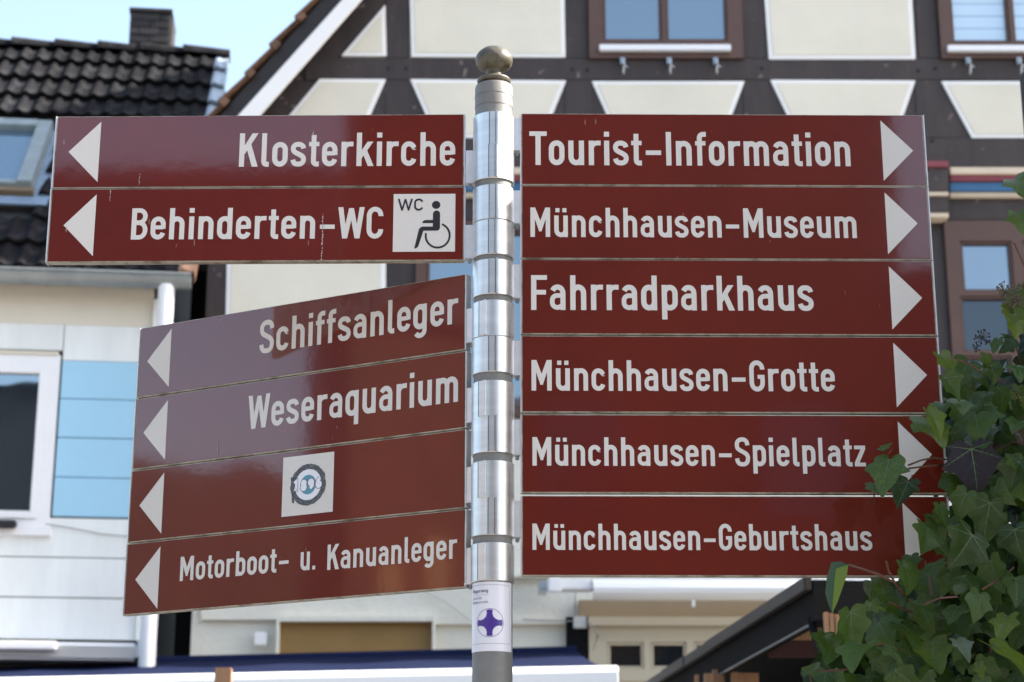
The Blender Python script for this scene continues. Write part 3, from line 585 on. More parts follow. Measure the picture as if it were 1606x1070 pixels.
# one tile: double wave, lifted nose, overlapping the course below
def tile_mesh(name, w, ln, mtl, amp=.024, waves=2, verge=False):
    n = 14 if waves == 2 else 8; t_ = MB(); top = []; 
    def hgt(u):
        ph = (u * waves) % 1.0
        return amp * (max(0, math.sin(math.pi * min(1, ph / .55))) if ph < .55 else -.22 * math.sin(math.pi * (ph - .55) / .45))
    vs = []
    for j, (s_, lift) in enumerate(((0, .060), (ln, .006))):
        for i in range(n + 1):
            u = i / n; vs.append(Vector((w * u, 0, 0)) + rv * s_ + rn * (lift + hgt(u)))
    base = len(vs)
    for i in range(n + 1):
        u = i / n; vs.append(Vector((w * u, 0, 0)) + rv * .004 + rn * (.060 + hgt(u) - .030))
    fs = [(i, i + 1, n + 2 + i, n + 1 + i) for i in range(n)] + [(base + i, base + i + 1, i + 1, i) for i in range(n)]
    if verge:
        b = len(vs); a0, a1 = vs[n], vs[2 * n + 1]; vs += [a0 - rn * .11, a1 - rn * .11]; fs.append((n, 2 * n + 1, b + 1, b))
    t_.add(vs, fs, 0, False); me = t_.mesh(name, mtl); return me
tm = [tile_mesh('roof_tile', .30, .48, M_TILE, .024), tile_mesh('roof_tile', .30, .48, M_TILE, .028)]
tv = tile_mesh('verge_tile', .12, .48, M_VERT, .014, 1, True); tvo = tile_mesh('verge_tile', .12, .48, mat('terracotta_verge_tile', (.40, .22, .14), .7, noise=.1), .014, 1, True)
NR = round(Lr / .405); ex = Lr / NR; nc = 9
# skylight position on the roof plane
sx1, st = roof_hit(84, 214); _, sb_ = roof_hit(30, 312); sx0 = sx1 - 1.15
cnt = 0
for r_ in range(NR):
    s_ = r_ * ex
    for c_i in range(nc + 1):
        x = xr - .12 - .30 * (c_i + 1)
        if c_i >= nc: continue
        if x + .16 < sx1 + .12 and x + .3 > sx0 - .1 and s_ + ex > sb_ - .05 and s_ < st + .05 : continue
        ob = link('roof_tile', random.choice(tm), wh); ob.location = Vector((x, yr0, zr0)) + rv * (s_ + random.uniform(-.014, .014)) + rn * random.uniform(-.003, .007); cnt += 1
    ob = link('verge_tile', tv if r_ > 1 else tvo, wh); ob.location = Vector((xr - .12, yr0, zr0)) + rv * s_
# ridge tiles
for i in range(9):
    x1 = xr + .01 - i * .40; rt = MB(); vs = []
    for j, (x, rr) in enumerate(((x1, .10), (x1 - .44, .125))):
        for k in range(9):
            a = math.pi * k / 8; vs.append((x, yb - rr * math.cos(a) * 1.1, zb - .02 + rr * math.sin(a) * .9 + (.012 if j else 0)))
    rt.add(vs, [(k, k + 1, 10 + k, 9 + k) for k in range(8)] + [tuple(range(9)), tuple(range(17, 8, -1))]); rt.build('ridge_tile', M_TILE, wh)
# chimney of dark bricks behind the ridge
ch = MB(); A0 = WF.at(204, 50, yb)[0]; A1 = WF.at(268, 50, yb)[0]; zt = WF.at(236, 18, yb)[1]
chm = MB().box(A0 + .006, A1 - .006, yb - .05, yb + .40, zb - .45, zt - .03).build('chimney', M_MORT, wh)
bw = (A1 - A0 - .01) / 2; zc = zt - .04; row = 0
bm_f = MB().box(0, bw - .008, 0, .06, 0, .066).mesh('brick', M_BRK); bm_h = MB().box(0, bw / 2 - .008, 0, .06, 0, .066).mesh('brick', M_BRK); bm_s = MB().box(0, .06, 0, .2, 0, .066).mesh('brick', M_BRK)
while zc > zb - .30:
    zc -= .076; xs = [(A0, bm_f), (A0 + bw, bm_f)] if row % 2 else [(A0, bm_h), (A0 + bw / 2, bm_f), (A0 + 1.5 * bw, bm_h)]
    for x, me in xs:
        ob = link('brick', me, chm); ob.location = (x, yb - .062 + random.uniform(-.003, .003), zc)
    for y in (yb - .0, yb + .21):
        ob = link('brick', bm_s, chm); ob.location = (A1 - .05, y, zc)
    row += 1
MB().box(A0 - .012, A1 + .012, yb - .08, yb + .42, zt - .04, zt).build('capping', M_BRK, chm, .006)
# skylight
sk = D.objects.new('skylight', None)
sf = MB()
def rbox(mb, x0, x1, s0, s1, n0, n1):
    vs = [rpt(x, s_, n) for x in (x0, x1) for s_ in (s0, s1) for n in (n0, n1)]
    mb.add(vs, [(0, 1, 3, 2), (4, 6, 7, 5), (0, 4, 5, 1), (2, 3, 7, 6), (0, 2, 6, 4), (1, 5, 7, 3)])
fw = .12
rbox(sf, sx1 - fw, sx1, sb_ + .02, st, .0, .15); rbox(sf, sx0, sx0 + fw, sb_ + .02, st, 0, .15); rbox(sf, sx0 + fw, sx1 - fw, st - .14, st, 0, .155); rbox(sf, sx0 + fw, sx1 - fw, sb_ + .02, sb_ + .09, 0, .13)
skl = sf.build('skylight', mat('grey_blue_skylight_frame', (.19, .235, .25), .45, noise=.2), wh, .006)
sg = MB(); rbox(sg, sx0 + fw, sx1 - fw, sb_ + .09, st - .14, .09, .10); sg.build('pane', G_ROOF, skl)
sg = MB(); rbox(sg, sx0 - .02, sx1 + .02, sb_ - .05, sb_ + .019, .0, .10); sg.build('sill_board', mat('weathered_wood_sill', (.16, .12, .08), .8), skl)
sg = MB(); rbox(sg, sx1 + .002, sx1 + .15, sb_ - .1, st + .02, .0, .045); rbox(sg, sx0 - .15, sx0 - .002, sb_ - .1, st + .02, .0, .045); rbox(sg, sx0 - .10, sx1 + .15, sb_ - .24, sb_ - .101, .055, .07)
sg.build('flashing', mat('blue_grey_lead_flashing', (.20, .27, .36), .4, metal=.4, noise=.2, nscale=6), skl)
# gutter, brackets, downpipe
gy = yr0 - .07; gz = zr0 - .02
gt = MB(); pr = []
for k in range(13):
    a = math.pi + math.pi * k / 12; pr.append((gy + .075 * math.cos(a), gz + .075 * math.sin(a) * 1.25))
vs = [(x, y, z) for x in (-3.4, xg) for y, z in pr]; gt.add(vs, [(k, k + 1, 14 + k, 13 + k) for k in range(12)] + [tuple(range(13, 26))], 0, False)
gutter = gt.build('gutter', M_ZINC, wh)
MB().tube([(-3.4, gy - .078, gz + .002), (xg, gy - .078, gz + .002)], .011, 8).build('gutter_bead', M_ZINC, gutter)
for px in (70, 228):
    X = WF.at(px, 450, gy)[0]; b_ = MB(); vs = [(X + dx, gy + (y - gy) * 1.06, gz + (z - gz) * 1.06) for dx in (0, .022) for y, z in pr]; b_.add(vs, [(k, k + 1, 14 + k, 13 + k) for k in range(12)]); b_.build('gutter_bracket', M_ZINC, gutter)
xp = WF.at(260, 475, gy)[0]; xp2 = WF.at(245, 1000, -.10)[0]
dp = MB().tube([(xp, gy, gz - .07), (xp, gy, gz - .25), (xp, gy, gz - .5), (xp, gy, gz - 1.2), (xp, gy, 2.2), (xp, gy, .02)], .060, 20).build('downpipe', M_PVC, wh)
for z in (gz - .62, gz - 2.3): MB().lathe([(.063, 0), (.067, .005), (.067, .035), (.063, .04)], 20, xp, gy, z).build('pipe_clip', M_PVC, dp)
# narrow gap between the houses
xa = (WO[0] + xe * math.cos(WA)) + .03; xb_ = xL - .0
MB_ = MB().box(WO[0] + xe * math.cos(WA) + .02, xL - .02, 15.2, 15.3, 0, 6.6); gap = MB_.build('gap_shade_sheet', M_DARK, None); tag(gap, 'black sheet for the shade between the white clad house and the half-timbered house', 'passage')  # black sheet stands for the shade inside the gap
# rolled shutter cassette at the foot of the cladding
cas = thing('awning_cassette', 'white rolled-up shop awning under the white cladding at the lower left', 'awning', (WO[0], WO[1], 0), WA)
q = wrect(-200, 1006, 222, 1034, -.2); MB().box(q[0], q[1] - .03, -.22, .018, q[2], q[3]).build('housing', M_PVC, cas, .02)
q3 = wrect(-200, 1005, 90, 1019, -.25); MB().box(q3[0], q3[1], -.31, -.222, q3[2], q3[3]).build('front_rail', M_PVC, cas, .01)
for i in range(4):
    zz = q[2] + .018 + i * .022; MB().box(q[0], q[1] - .05, -.232 - .003 * i, -.2205, zz, zz + .012).build('groove_rail', mat('grey_plastic', (.55, .56, .56), .5), cas)
q4 = wrect(210, 1004, 225, 1035, -.2); MB().box(q[1] - .028, q[1] + .03, -.25, .018, q4[2], q4[3] + .02).build('end_cap', M_PVC, cas, .02)

# ------------------------------------------------------------------ navy awning across the bottom
aw = thing('shop_awning', 'long navy blue folding awning with white front rail along the bottom edge', 'awning', (0, 0, 0))
yF, yB = 12.2, 13.80
fl = world_at(-120, 1066.5, yF); fr_ = world_at(962, 1045, yF); bl = world_at(-120, 1047, yB); br = world_at(905, 1021.5, yB)
n = 24; vs = []; 
for i in range(n + 1):
    t = i / n
    for j in range(7):
        u = j / 6; p = (bl.lerp(br, t)).lerp(fl.lerp(fr_, t), u); p.z -= .035 * math.sin(math.pi * u) * (1 + .3 * math.sin(i * 1.3)); vs.append(tuple(p))
fb = MB(); fb.add(vs, [(i * 7 + j, i * 7 + j + 1, (i + 1) * 7 + j + 1, (i + 1) * 7 + j) for i in range(n) for j in range(6)], 0, True); fb.build('fabric', M_NAVY, aw)
vs = []
for P in (fl, fr_ + Vector((.03, 0, 0))):
    vs += [(P.x, yF - .05, P.z - .19), (P.x, yF + .05, P.z - .19), (P.x, yF + .05, P.z + .004), (P.x, yF - .02, P.z + .004), (P.x, yF - .05, P.z - .03)]
rb = MB(); rb.add(vs, [(0, 1, 2, 3, 4), (9, 8, 7, 6, 5)] + [(k, (k + 1) % 5, 5 + (k + 1) % 5, 5 + k) for k in range(5)]); rb.build('front_rail', M_VAL, aw, .008)
rb = MB(); rb.tube([bl + Vector((0, .02, .0)), br + Vector((0, .02, .0))], .04, 10); rb.build('roller', M_NAVY, aw)
for t in (.2, .62, .9):
    p0 = bl.lerp(br, t) - Vector((0, 0, .12)); p1 = fl.lerp(fr_, t) - Vector((0, -.1, .12)); MB().tube([p0, (p0 + p1) / 2 + Vector((.25, 0, -.02)), p1], .02, 8).build('arm', M_PVC, aw)
# wooden batten standing in front of it
q0 = world_at(337, 1047, 8.5); q1 = world_at(363, 1047, 8.5)
tag(MB().box(q0.x, q1.x, 8.5, 8.54, 0, q0.z).build('wooden_post', M_WOOD, None, .004), 'brown wooden post top in front of the white awning rail', 'post')

# white closed awning at right, ground floor
a2 = thing('rolled_awning', 'white closed awning cassette on the half-timbered house under the lowest right sign', 'awning', (0, 13.6, 0))
AF = Frame(0, 13.6, 0)
r0 = AF.rect(930, 908, 1420, 941); zc = (r0[2] + r0[3]) / 2; rr = (r0[3] - r0[2]) / 2
vs = []; K = 14
for x in (r0[0], r0[1]):
    for k in range(K): a = 2 * math.pi * k / K; vs.append((x, .02 + rr * 1.3 * math.cos(a), zc + rr * math.sin(a)))
cyl = MB(); cyl.add(vs, [tuple(range(K)), tuple(range(2 * K - 1, K - 1, -1))]); cyl.add(vs, [(k, (k + 1) % K, K + (k + 1) % K, K + k) for k in range(K)], 0, True); cyl.build('cassette', M_VAL, a2)
r1 = AF.rect(858, 909, 930, 926); MB().box(r1[0], r1[1], -.03, .10, r1[2], r1[3]).build('arm', M_PVC, a2, .01)
r1 = AF.rect(859, 906, 881, 930, -.05); MB().box(r1[0], r1[1], -.08, -.031, r1[2], r1[3]).build('motor_housing', M_PVC, a2, .012)
r1 = AF.rect(845, 908, 858, 922); MB().box(r1[0], r1[1], .1, .36, r1[2], r1[3]).build('wall_bracket', M_STEEL, a2, .003)
r1 = AF.rect(1085, 941, 1090, 952, -.02); MB().box(r1[0], r1[1], -.03, -.015, r1[2], r1[3]).build('pull_tab', M_VAL, a2, .003)

# ------------------------------------------------------------------ market hut with dark canopy
hut = thing('market_stall', 'dark market stall canopy slanting up to the right behind the ivy', 'market stall')
NA = world_at(1262, 906, 7.2); FB = world_at(1038, 1052, 7.2 * (math.tan(R(9.08)) / math.tan(R(6.34))))
zt_ = NA.z; FB.z = zt_
dirn = (FB - NA); dirn.z = 0; dirn.normalize(); outw = Vector((dirn.y, -dirn.x, 0));
if outw.x > 0: outw = -outw
def slab(p0, p1, w_in, z0, z1, name, m, par=hut, bev=0, ins=0):
    i_ = -outw; A = [p0 + i_ * ins, p1 + i_ * ins, p1 + i_ * (ins + w_in), p0 + i_ * (ins + w_in)]
    vs = [(p.x, p.y, z0) for p in A] + [(p.x, p.y, z1) for p in A]
    mb = MB(); mb.add(vs, [(0, 1, 2, 3), (7, 6, 5, 4), (0, 4, 5, 1), (1, 5, 6, 2), (2, 6, 7, 3), (3, 7, 4, 0)]); return mb.build(name, m, par, bev)
ext = FB + dirn * 1.5
Lh = (FB - NA).length
# fascia in three lengths with lapped joints
cuts = [0, .62 * 1.0, .80, 1.0, 1.25]
for i in range(4):
    p0 = NA + dirn * Lh * cuts[i]; p1 = NA + dirn * Lh * cuts[i + 1]
    slab(p0, p1, .03, zt_ - .048, zt_ + (.0 if i % 2 else .004), 'fascia', M_HUT, bev=.003, ins=0 if i % 2 else -.003)
slab(NA, ext, 3.2, zt_ - .03, zt_ - .008, 'canopy', M_HUTU, ins=.031)
NB = NA + Vector((0, 0, 0)); 
slab(NA - dirn * .0, NA + dirn * .06, 3.2, zt_ - .160, zt_ - .031, 'fascia', M_HUTU, ins=.032)
slab(NA + dirn * .06, ext, .05, zt_ - .160, zt_ - .031, 'side_board', M_HUTU, ins=.036)
slab(NA + dirn * .1, NA + dirn * (Lh * .8), .012, zt_ - .166, zt_ - .1605, 'edge_trim', mat('worn_metal_trim', (.22, .24, .26), .4, metal=.6), ins=.036)
# dark rear and side walls, wooden boards and red-brown shelf
slab(NA + dirn * (Lh * 1.2), NA + dirn * (Lh * 1.23), 3.0, 0, zt_ - .11, 'rear_wall', M_DARK, ins=.5)
slab(NA + dirn * .2, ext, .04, 0, zt_ - .11, 'side_wall', M_DARK, ins=3.0)
slab(NA + dirn * (Lh * .92), NA + dirn * (Lh * .95), 2.3, zt_ - .42, zt_ - .17, 'shelf_board', mat('dark_red_board', (.045, .014, .014), .6), ins=.55)
slab(NA + dirn * (Lh * .55), NA + dirn * (Lh * .58), 2.0, zt_ - .30, zt_ - .17, 'valance_board', M_WOOD, ins=.75)
for i in range(7):
    p = world_at(1292 + i * 8.5, 960, 6.9); p2 = world_at(1299.5 + i * 8.5, 960, 6.9); MB().box(p.x, p2.x, 6.9, 6.92, .9, p.z - i * .004).build('plank', M_WOOD, hut, .002)
a_ = world_at(1200, 984, 8.3); b_ = world_at(1290, 1003, 8.3); MB().box(a_.x, b_.x, 8.3, 8.33, b_.z, a_.z).build('cross_board', M_WOOD, hut, .003)
a_ = world_at(1205, 1004, 8.34); b_ = world_at(1290, 1031, 8.34); MB().box(a_.x, b_.x, 8.34, 8.37, b_.z, a_.z).build('cross_board', mat('dark_red_board', (.045, .014, .014), .6), hut, .003)
s0_ = world_at(1272, 972, 7.3); s1_ = world_at(1302, 1090, 7.0); MB().tube([s0_, s1_], .016, 8).build('strut', M_HUTU, hut)
MB().tube([world_at(1277, 985, 7.28), world_at(1305, 1095, 6.98)], .009, 6).build('strut', mat('worn_metal_trim', (.22, .24, .26), .4), hut)
for x0, x1, y0, Y in ((1089, 1096, 1058, 9.2), (1101, 1117, 1056, 9.0), (1118, 1137, 1050, 9.05), (1143, 1156, 1054, 9.0), (1157, 1190, 1055, 9.1), (1163, 1169, 1063, 8.9)):
    a_ = world_at(x0, y0, Y); b_ = world_at(x1, y0, Y); MB().box(a_.x, b_.x, Y, Y + .03, 1.2, a_.z, 0, R(random.uniform(-1, 1))).build('wooden_slat', M_WOOD, hut, .003)

# ================================================================== SIGNPOST
PX, PY = -.0375, 3.67
post = thing('signpost', 'grey round steel signpost with ball finial in the centre of the picture', 'signpost', (PX, PY, 0))
PT = 3.208
MB().lathe([(.0385, 0), (.0385, 3.158)], 48).build('pole', M_POLE, post)
MB().lathe([(.0392, 3.158), (.0392, PT - .0045), (.0375, PT), (.012, PT + .002)], 48).build('cap', M_CAPM, post)
MB().lathe([(.0388, 3.1815), (.0398, 3.182), (.0398, 3.1835), (.0388, 3.184)], 48).build('cap_seam', M_POLE, post)
pf = [(.026, .001), (.0265, .004), (.0335, .008), (.0352, .0125), (.0335, .0165), (.026, .0195), (.0185, .0225), (.0155, .0270), (.0155, .0330), (.0175, .0365), (.025, .0392), (.0330, .0445), (.0378, .0520), (.0390, .0600), (.0375, .0680), (.033, .0755), (.0245, .083), (.0135, .0875), (.004, .089), (.0002, .0892)]
MB().lathe(pf, 48, z0=PT).build('finial', M_FIN, post)
# pilgrim way sticker round the pole
CR = .0389
def cyl(x, z, y):                      # x along the surface, 0 facing the street
    a = -math.pi / 2 + x / CR; rr = CR + y; return (rr * math.cos(a), rr * math.sin(a), z)
zs0, zs1 = 2.039, 2.171
xs0, xs1 = -.060, .046
def patch(mb, pts, y, mi=0, sub=10):   # subdivide along x so that flat shapes hug the pole
    xs_ = [p[0] for p in pts]; 
    mb.add([cyl(p[0], p[1], y) for p in pts], [tuple(range(len(pts)))], mi)
sm = MB(); ns = 24
vs = [cyl(xs0 + (xs1 - xs0) * i / ns, z, .0003) for z in (zs0, zs1) for i in range(ns + 1)]; sm.add(vs, [(i, i + 1, ns + 2 + i, ns + 1 + i) for i in range(ns)], 0, True)
stk = sm.build('sticker', M_STK, post, label='white pilgrim way sticker with violet cross emblem')
def polyline_cyl(mb, pts, w, y, mi=0):
    dense = []
    for i in range(len(pts) - 1):
        a, b = Vector(pts[i]), Vector(pts[i + 1]); k = max(1, int((b - a).length / .003))
        dense += [tuple(a.lerp(b, j / k)) for j in range(k)]
    dense.append(pts[-1]); vs, fs = ribbon([(p[0] * 1000, p[1] * 1000) for p in dense], w * 1000)
    mb.add([cyl(p[0] / 1000, p[1] / 1000, y) for p in vs], fs, mi)
bd = MB(); polyline_cyl(bd, [(-.058, zs1 - .006), (.036, zs1 - .006), (.0395, zs1 - .009), (.0395, zs0 + .017), (.038, zs0 + .0145), (-.058, zs0 + .0145)], .0005, .0006); bd.build('border_print', M_PRT, stk)
ec = (-.005, 2.0925); er = .0268
em = MB(); polyline_cyl(em, [(ec[0] + er * math.cos(t * math.pi / 24), ec[1] + er * math.sin(t * math.pi / 24)) for t in range(49)], .0009, .0006)
# cross with flared arms: disc minus four bites, drawn as a fan
def inside(x, z):
    if math.hypot(x, z) > er * .93: return False
    return all(math.hypot(x - sx * er * .70, z - sz * er * .70) > er * .50 for sx in (-1, 1) for sz in (-1, 1))
G = 64; cell = 2 * er / G
for j in range(G):                       # horizontal runs of print, hugging the pole
    z = -er + (j + .5) * cell; i = 0
    while i < G:
        if inside(-er + (i + .5) * cell, z):
            i0 = i
            while i < G and inside(-er + (i + .5) * cell, z): i += 1
            xa_, xb2 = ec[0] - er + i0 * cell, ec[0] - er + i * cell; k = max(1, int((xb2 - xa_) / .004))
            for q_ in range(k):
                u0 = xa_ + (xb2 - xa_) * q_ / k; u1 = xa_ + (xb2 - xa_) * (q_ + 1) / k; zb0 = ec[1] + z - cell / 2; zb1 = zb0 + cell
                em.add([cyl(u0, zb0, .0006), cyl(u1, zb0, .0006), cyl(u1, zb1, .0006), cyl(u0, zb1, .0006)], [(0, 1, 2, 3)])
        else: i += 1
em.build('emblem', M_VIO, stk, fix=False)
cf = lambda x, z, y: cyl(x, z, y)
for txt, xa, z_, w_, h_, wt in (('Pilgerweg', -.0470, 2.1505, .0390, .0068, 1.0), ('Loccum', -.0470, 2.1380, .0260, .0055, .6), ('Volkenroda', -.0480, 2.1298, .0400, .0055, .6)):
    tx = MB(); text_mesh(tx, txt, xa, z_, w_, h_, .0007, wt, mapf=cf); tx.build('lettering', M_PRT, stk, fix=False)
tx = MB(); polyline_cyl(tx, [(-.05, 2.1462), (-.008, 2.1462)], .0004, .0006); tx.build('underline_print', M_PRT, stk, fix=False)

BH = .1575; TH_ = .018
def clamp(par, z1, side, ang_off=0):
    c_ = MB(); h = .0735; n = 44; r0_, r1_ = .0388, .0424
    c_.lathe([(r0_, 0), (r1_ - .0006, 0), (r1_, .0008), (r1_, h - .0008), (r1_ - .0006, h), (r0_, h)], n, 0, 0, z1 - h)
    cl = c_.build('clamp', M_ALU, par)
    # raised seam where the band overlaps
    s_ = MB(); s_.box(-.0065, .0035, -r1_ - .0022, -r1_ + .004, z1 - h + .001, z1 - .001); s_.box(.0046, .0082, -r1_ - .0058, -r1_ + .004, z1 - h + .0005, z1 - .0005)
    s_.box(-.0085, -.0056, -r1_ - .0010, -r1_ + .004, z1 - h + .001, z1 - .001)
    s_.build('clamp_seam', M_ALU, cl, .0004)
    MB().box(.0036, .0045, -r1_ - .0026, -r1_ + .004, z1 - h + .0012, z1 - .0012).box(-.0098, -.0086, -r1_ - .0006, -r1_ + .004, z1 - h + .0012, z1 - .0012).build('seam_gap', M_MORT, cl)
    b_ = MB(); xa, xb = (.036, .0555) if side > 0 else (-.0575, -.036)
    b_.box(xa, xb, -.0085, .0085, z1 - h + .001, z1 - .001); b_.box(xa, xb, -.0105, -.0086, z1 - h + .001, z1 - h + .004)
    b_.build('bracket', M_ALUP, par, .0006)
    bo = MB(); bo.tube([(side * .048, -.002, z1 - h - .006), (side * .048, .002, z1 - h + .002)], .004, 8); bo.build('bolt', M_STEEL, par)
def board(side, ang, x0, x1, ztop, label, texts, h=BH, clamp_top=None):
    b_ = thing('sign_board', label, 'sign', (PX, PY, 0), ang, 'brown direction boards on the signpost')
    zb_ = ztop - h; y0, y1 = -TH_ / 2, TH_ / 2
    # hollow aluminium box profile
    MB().box(x0, x1, y0, y1, zb_, ztop).build('frame', M_ALUE, b_, .0008)
    e = .0022; f = MB().prism([(x0 + e, zb_ + e), (x1 - e, zb_ + e), (x1 - e, ztop - e * .7), (x0 + e, ztop - e * .7)], y0 - .0012, y0 - .0001).build('panel', M_RED, b_, .0004)
    xe_ = x1 if side > 0 else x0
    MB().box(min(xe_, xe_ + side * .0025), max(xe_, xe_ + side * .0025), y0 - .002, y1 + .001, zb_ - .0005, ztop + .0005).build('end_cap', M_ALUP, b_, .0005)
    xi = x0 if side > 0 else x1
    MB().box(min(xi - side * .002, xi), max(xi - side * .002, xi), y0 - .0015, y1 + .001, zb_, ztop).build('end_cap', M_ALUP, b_, .0004)
    ys_ = y0 - .0015
    ax = (.798, .862) if side > 0 else ((-.811, -.8748) if x0 < -.9 else (-.8, -.863))
    MB().sheet([(ax[0], ztop - .0125), (ax[0], ztop - .1455), (ax[1], ztop - .079)], ys_).build('arrow', M_LET, b_, fix=False)
    if texts:
        for txt, xa, xb, zbase, cap, slope in texts:
            t_ = MB(); text_mesh(t_, txt, xa, zbase, xb - xa, cap, ys_, 1, slope=slope); t_.build('lettering', M_LET, b_, fix=False)
    clamp(b_, clamp_top, side)
    return b_
AR, AL, ALL = R(.65), R(-.9), R(-28)
zR = [3.1455, 2.9870, 2.8283, 2.6678, 2.5062, 2.3435]
tR = [('Tourist-Information', .0730, .7320, 3.0315, .0738), ('Münchhausen-Museum', .0747, .7369, 2.8758, .0632), ('Fahrradparkhaus', .0757, .6430, 2.7213, .0732),
      ('Münchhausen-Grotte', .0760, .6779, 2.5545, .0628), ('Münchhausen-Spielplatz', .0774, .7309, 2.4030, .0572), ('Münchhausen-Geburtshaus', .0769, .7352, 2.2368, .0514)]
lb = ['top right board reading Tourist-Information with white arrow pointing right', 'right board reading Münchhausen-Museum, second from the top',
      'right board reading Fahrradparkhaus above the Grotte board', 'right board reading Münchhausen-Grotte with an ivy leaf at its end',
      'right board reading Münchhausen-Spielplatz with ivy over its arrow', 'lowest right board reading Münchhausen-Geburtshaus, its end hidden by ivy']
for z, t, l_ in zip(zR, tR, lb):
    board(1, AR, .0562, .8865, z, l_, [(*t, 0)], h=.1572, clamp_top=z - .009)
bK = board(-1, AL, -.9035, -.0605, 3.1442, 'top left board reading Klosterkirche with arrow pointing left', [('Klosterkirche', -.5225, -.0785, 3.0303, .0735, 0)], h=.1582, clamp_top=3.1442 - .079)
bW = board(-1, AL, -.9045, -.0595, 2.9843, 'left board reading Behinderten-WC with a wheelchair pictogram', [('Behinderten-WC', -.7360, -.2235, 2.8738, .0672, 0)], h=.1582, clamp_top=2.9843 - .081)
zL = [2.8062, 2.6440, 2.4828, 2.3222]
bS = board(-1, ALL, -.8868, -.0590, zL[0], 'left board reading Schiffsanleger, turned away, topmost of the lower four', [('Schiffsanleger', -.5625, -.0752, 2.7042, .0725, 0)], h=.1595, clamp_top=zL[0] - .073)
bA = board(-1, ALL, -.8880, -.0570, zL[1], 'left board reading Weseraquarium below Schiffsanleger', [('Weseraquarium', -.5850, -.0739, 2.5410, .0730, 0)], h=.1585, clamp_top=zL[1] - .076)
bO = board(-1, ALL, -.8893, -.0565, zL[2], 'left board without words, a square sticker with ring emblem in its middle', [], h=.1580, clamp_top=zL[2] - .076)
bM = board(-1, ALL, -.8905, -.0555, zL[3], 'lowest left board reading Motorboot- u. Kanuanleger', [('Motorboot-', -.7445, -.4690, 2.2310, .0516, 0), ('u.', -.4395, -.4035, 2.2300, .0516, 0), ('Kanuanleger', -.3745, -.0733, 2.2262, .0516, 0)], h=.1535, clamp_top=zL[3] - .076)
# WC pictogram
ys_ = -TH_ / 2 - .0016
x0, x1, z0, z1 = -.2034, -.0775, 2.8445, 2.9687
pc = MB().prism([(x0, z0), (x1, z0), (x1, z1), (x0, z1)], ys_ - .0004, ys_).build('pictogram_plate', M_LET, bW)
U = (x1 - x0) / 747; Vz = (z1 - z0) / 697     # picture drawn in a 747 x 697 grid, origin top left (130,187 in the close-up)
def g_(x, y): return (x0 + (x - 127) * U, z1 - (y - 187) * Vz)
pm = MB(); yl = ys_ - .0006
def stroke_(pts, w, lay=0):
    vs, fs = ribbon(pts, w); pm.add([(g_(*p)[0], yl - lay * .00006, g_(*p)[1]) for p in vs], fs)
def poly_(pts, lay=0): pm.sheet([g_(*p) for p in pts], yl - lay * .00006)
poly_(arc(642, 322, 51, 48, 0, 360, 28)[:-1])
poly_(arc(648, 432, 43, 43, 180, 360, 12) + [(691, 595)] + arc(655, 595, 36, 38, 0, 90, 6) + [(605, 633)], 1)
poly_([(606, 504), (606, 542), (476, 542)] + [(484, 522), (500, 508), (520, 504)], 2)
poly_([(606, 583), (606, 633), (480, 633), (455, 650), (432, 640), (440, 612), (458, 592), (480, 583)], 3)
poly_([(437, 618), (494, 630), (440, 800), (430, 825), (412, 842), (385, 847)], 4)
stroke_(arc(665, 692, 144, 144, -70, 192, 40), 23, 5)
stroke_([(190, 246), (233, 388)], 21, 6); stroke_([(231, 388), (271, 250)], 19, 7); stroke_([(271, 250), (311, 388)], 19, 8); stroke_([(309, 388), (350, 246)], 21, 9)
stroke_([(478, 284)] + arc(433, 295, 45, 40, -20, -180, 10) + arc(433, 340, 45, 40, 180, 20, 10), 21, 10)
pm.build('pictogram', M_BLACK, pc, fix=False)
# dried drips on the boards
def drip(par, x, z, ln, w=.003):
    d_ = MB(); y = -TH_ / 2 - .0024
    zz = z
    while zz > z - ln:
        s_ = random.uniform(.002, .006); ww = w * random.uniform(.1, .42); xx = x + random.uniform(-.0008, .0008)
        d_.add([(xx - ww, y, zz), (xx, y - .0003, zz + s_ * .6), (xx + ww, y, zz), (xx, y - .0003, zz - s_)], [(0, 3, 2, 1)]); zz -= s_ * random.uniform(.9, 1.8)
    d_.build('bird_dropping', M_DROP, par, fix=False)
drip(bW, -.3465, 2.925, .098, .0045); drip(bW, -.7830, 2.980, .026, .003); drip(bW, -.6060, 2.872, .012); drip(bK, -.3720, 3.108, .012, .005); drip(bK, -.7250, 3.015, .022, .003); drip(bW, -.8680, 2.90, .012, .004)
drip(bA, -.6600, 2.528, .038, .0025); drip(bA, -.5000, 2.60, .01, .002)
# small sticker with a ring emblem and numerals
x0, x1, z0, z1 = -.4902, -.3646, 2.3451, 2.4701
pl = MB().prism([(x0, z0), (x1, z0), (x1, z1), (x0, z1)], ys_ - .0004, ys_).build('emblem_plate', M_LET, bO)
cx_, cz_ = -.4265, 2.4070; Rr = .0375
rg = MB(); ang0 = 60
ring = [(cx_ + Rr * math.cos(R(a)), cz_ + Rr * math.sin(R(a))) for a in range(0, 361, 6)]
def flat(mb, pts, w, y, mi=0):
    vs, fs = ribbon([(p[0] * 1000, p[1] * 1000) for p in pts], w * 1000); mb.add([(p[0] / 1000, y, p[1] / 1000) for p in vs], fs, mi)
vs = []; N_ = 90                                       # ragged tyre-like ring
for i in range(N_):
    a = 2 * math.pi * i / N_; ro = Rr + .0058 + random.uniform(-.0008, .0012); ri = Rr - .0050 + random.uniform(-.0003, .0003)
    vs += [(cx_ + ro * math.cos(a), yl, cz_ + ro * math.sin(a)), (cx_ + ri * math.cos(a), yl, cz_ + ri * math.sin(a))]
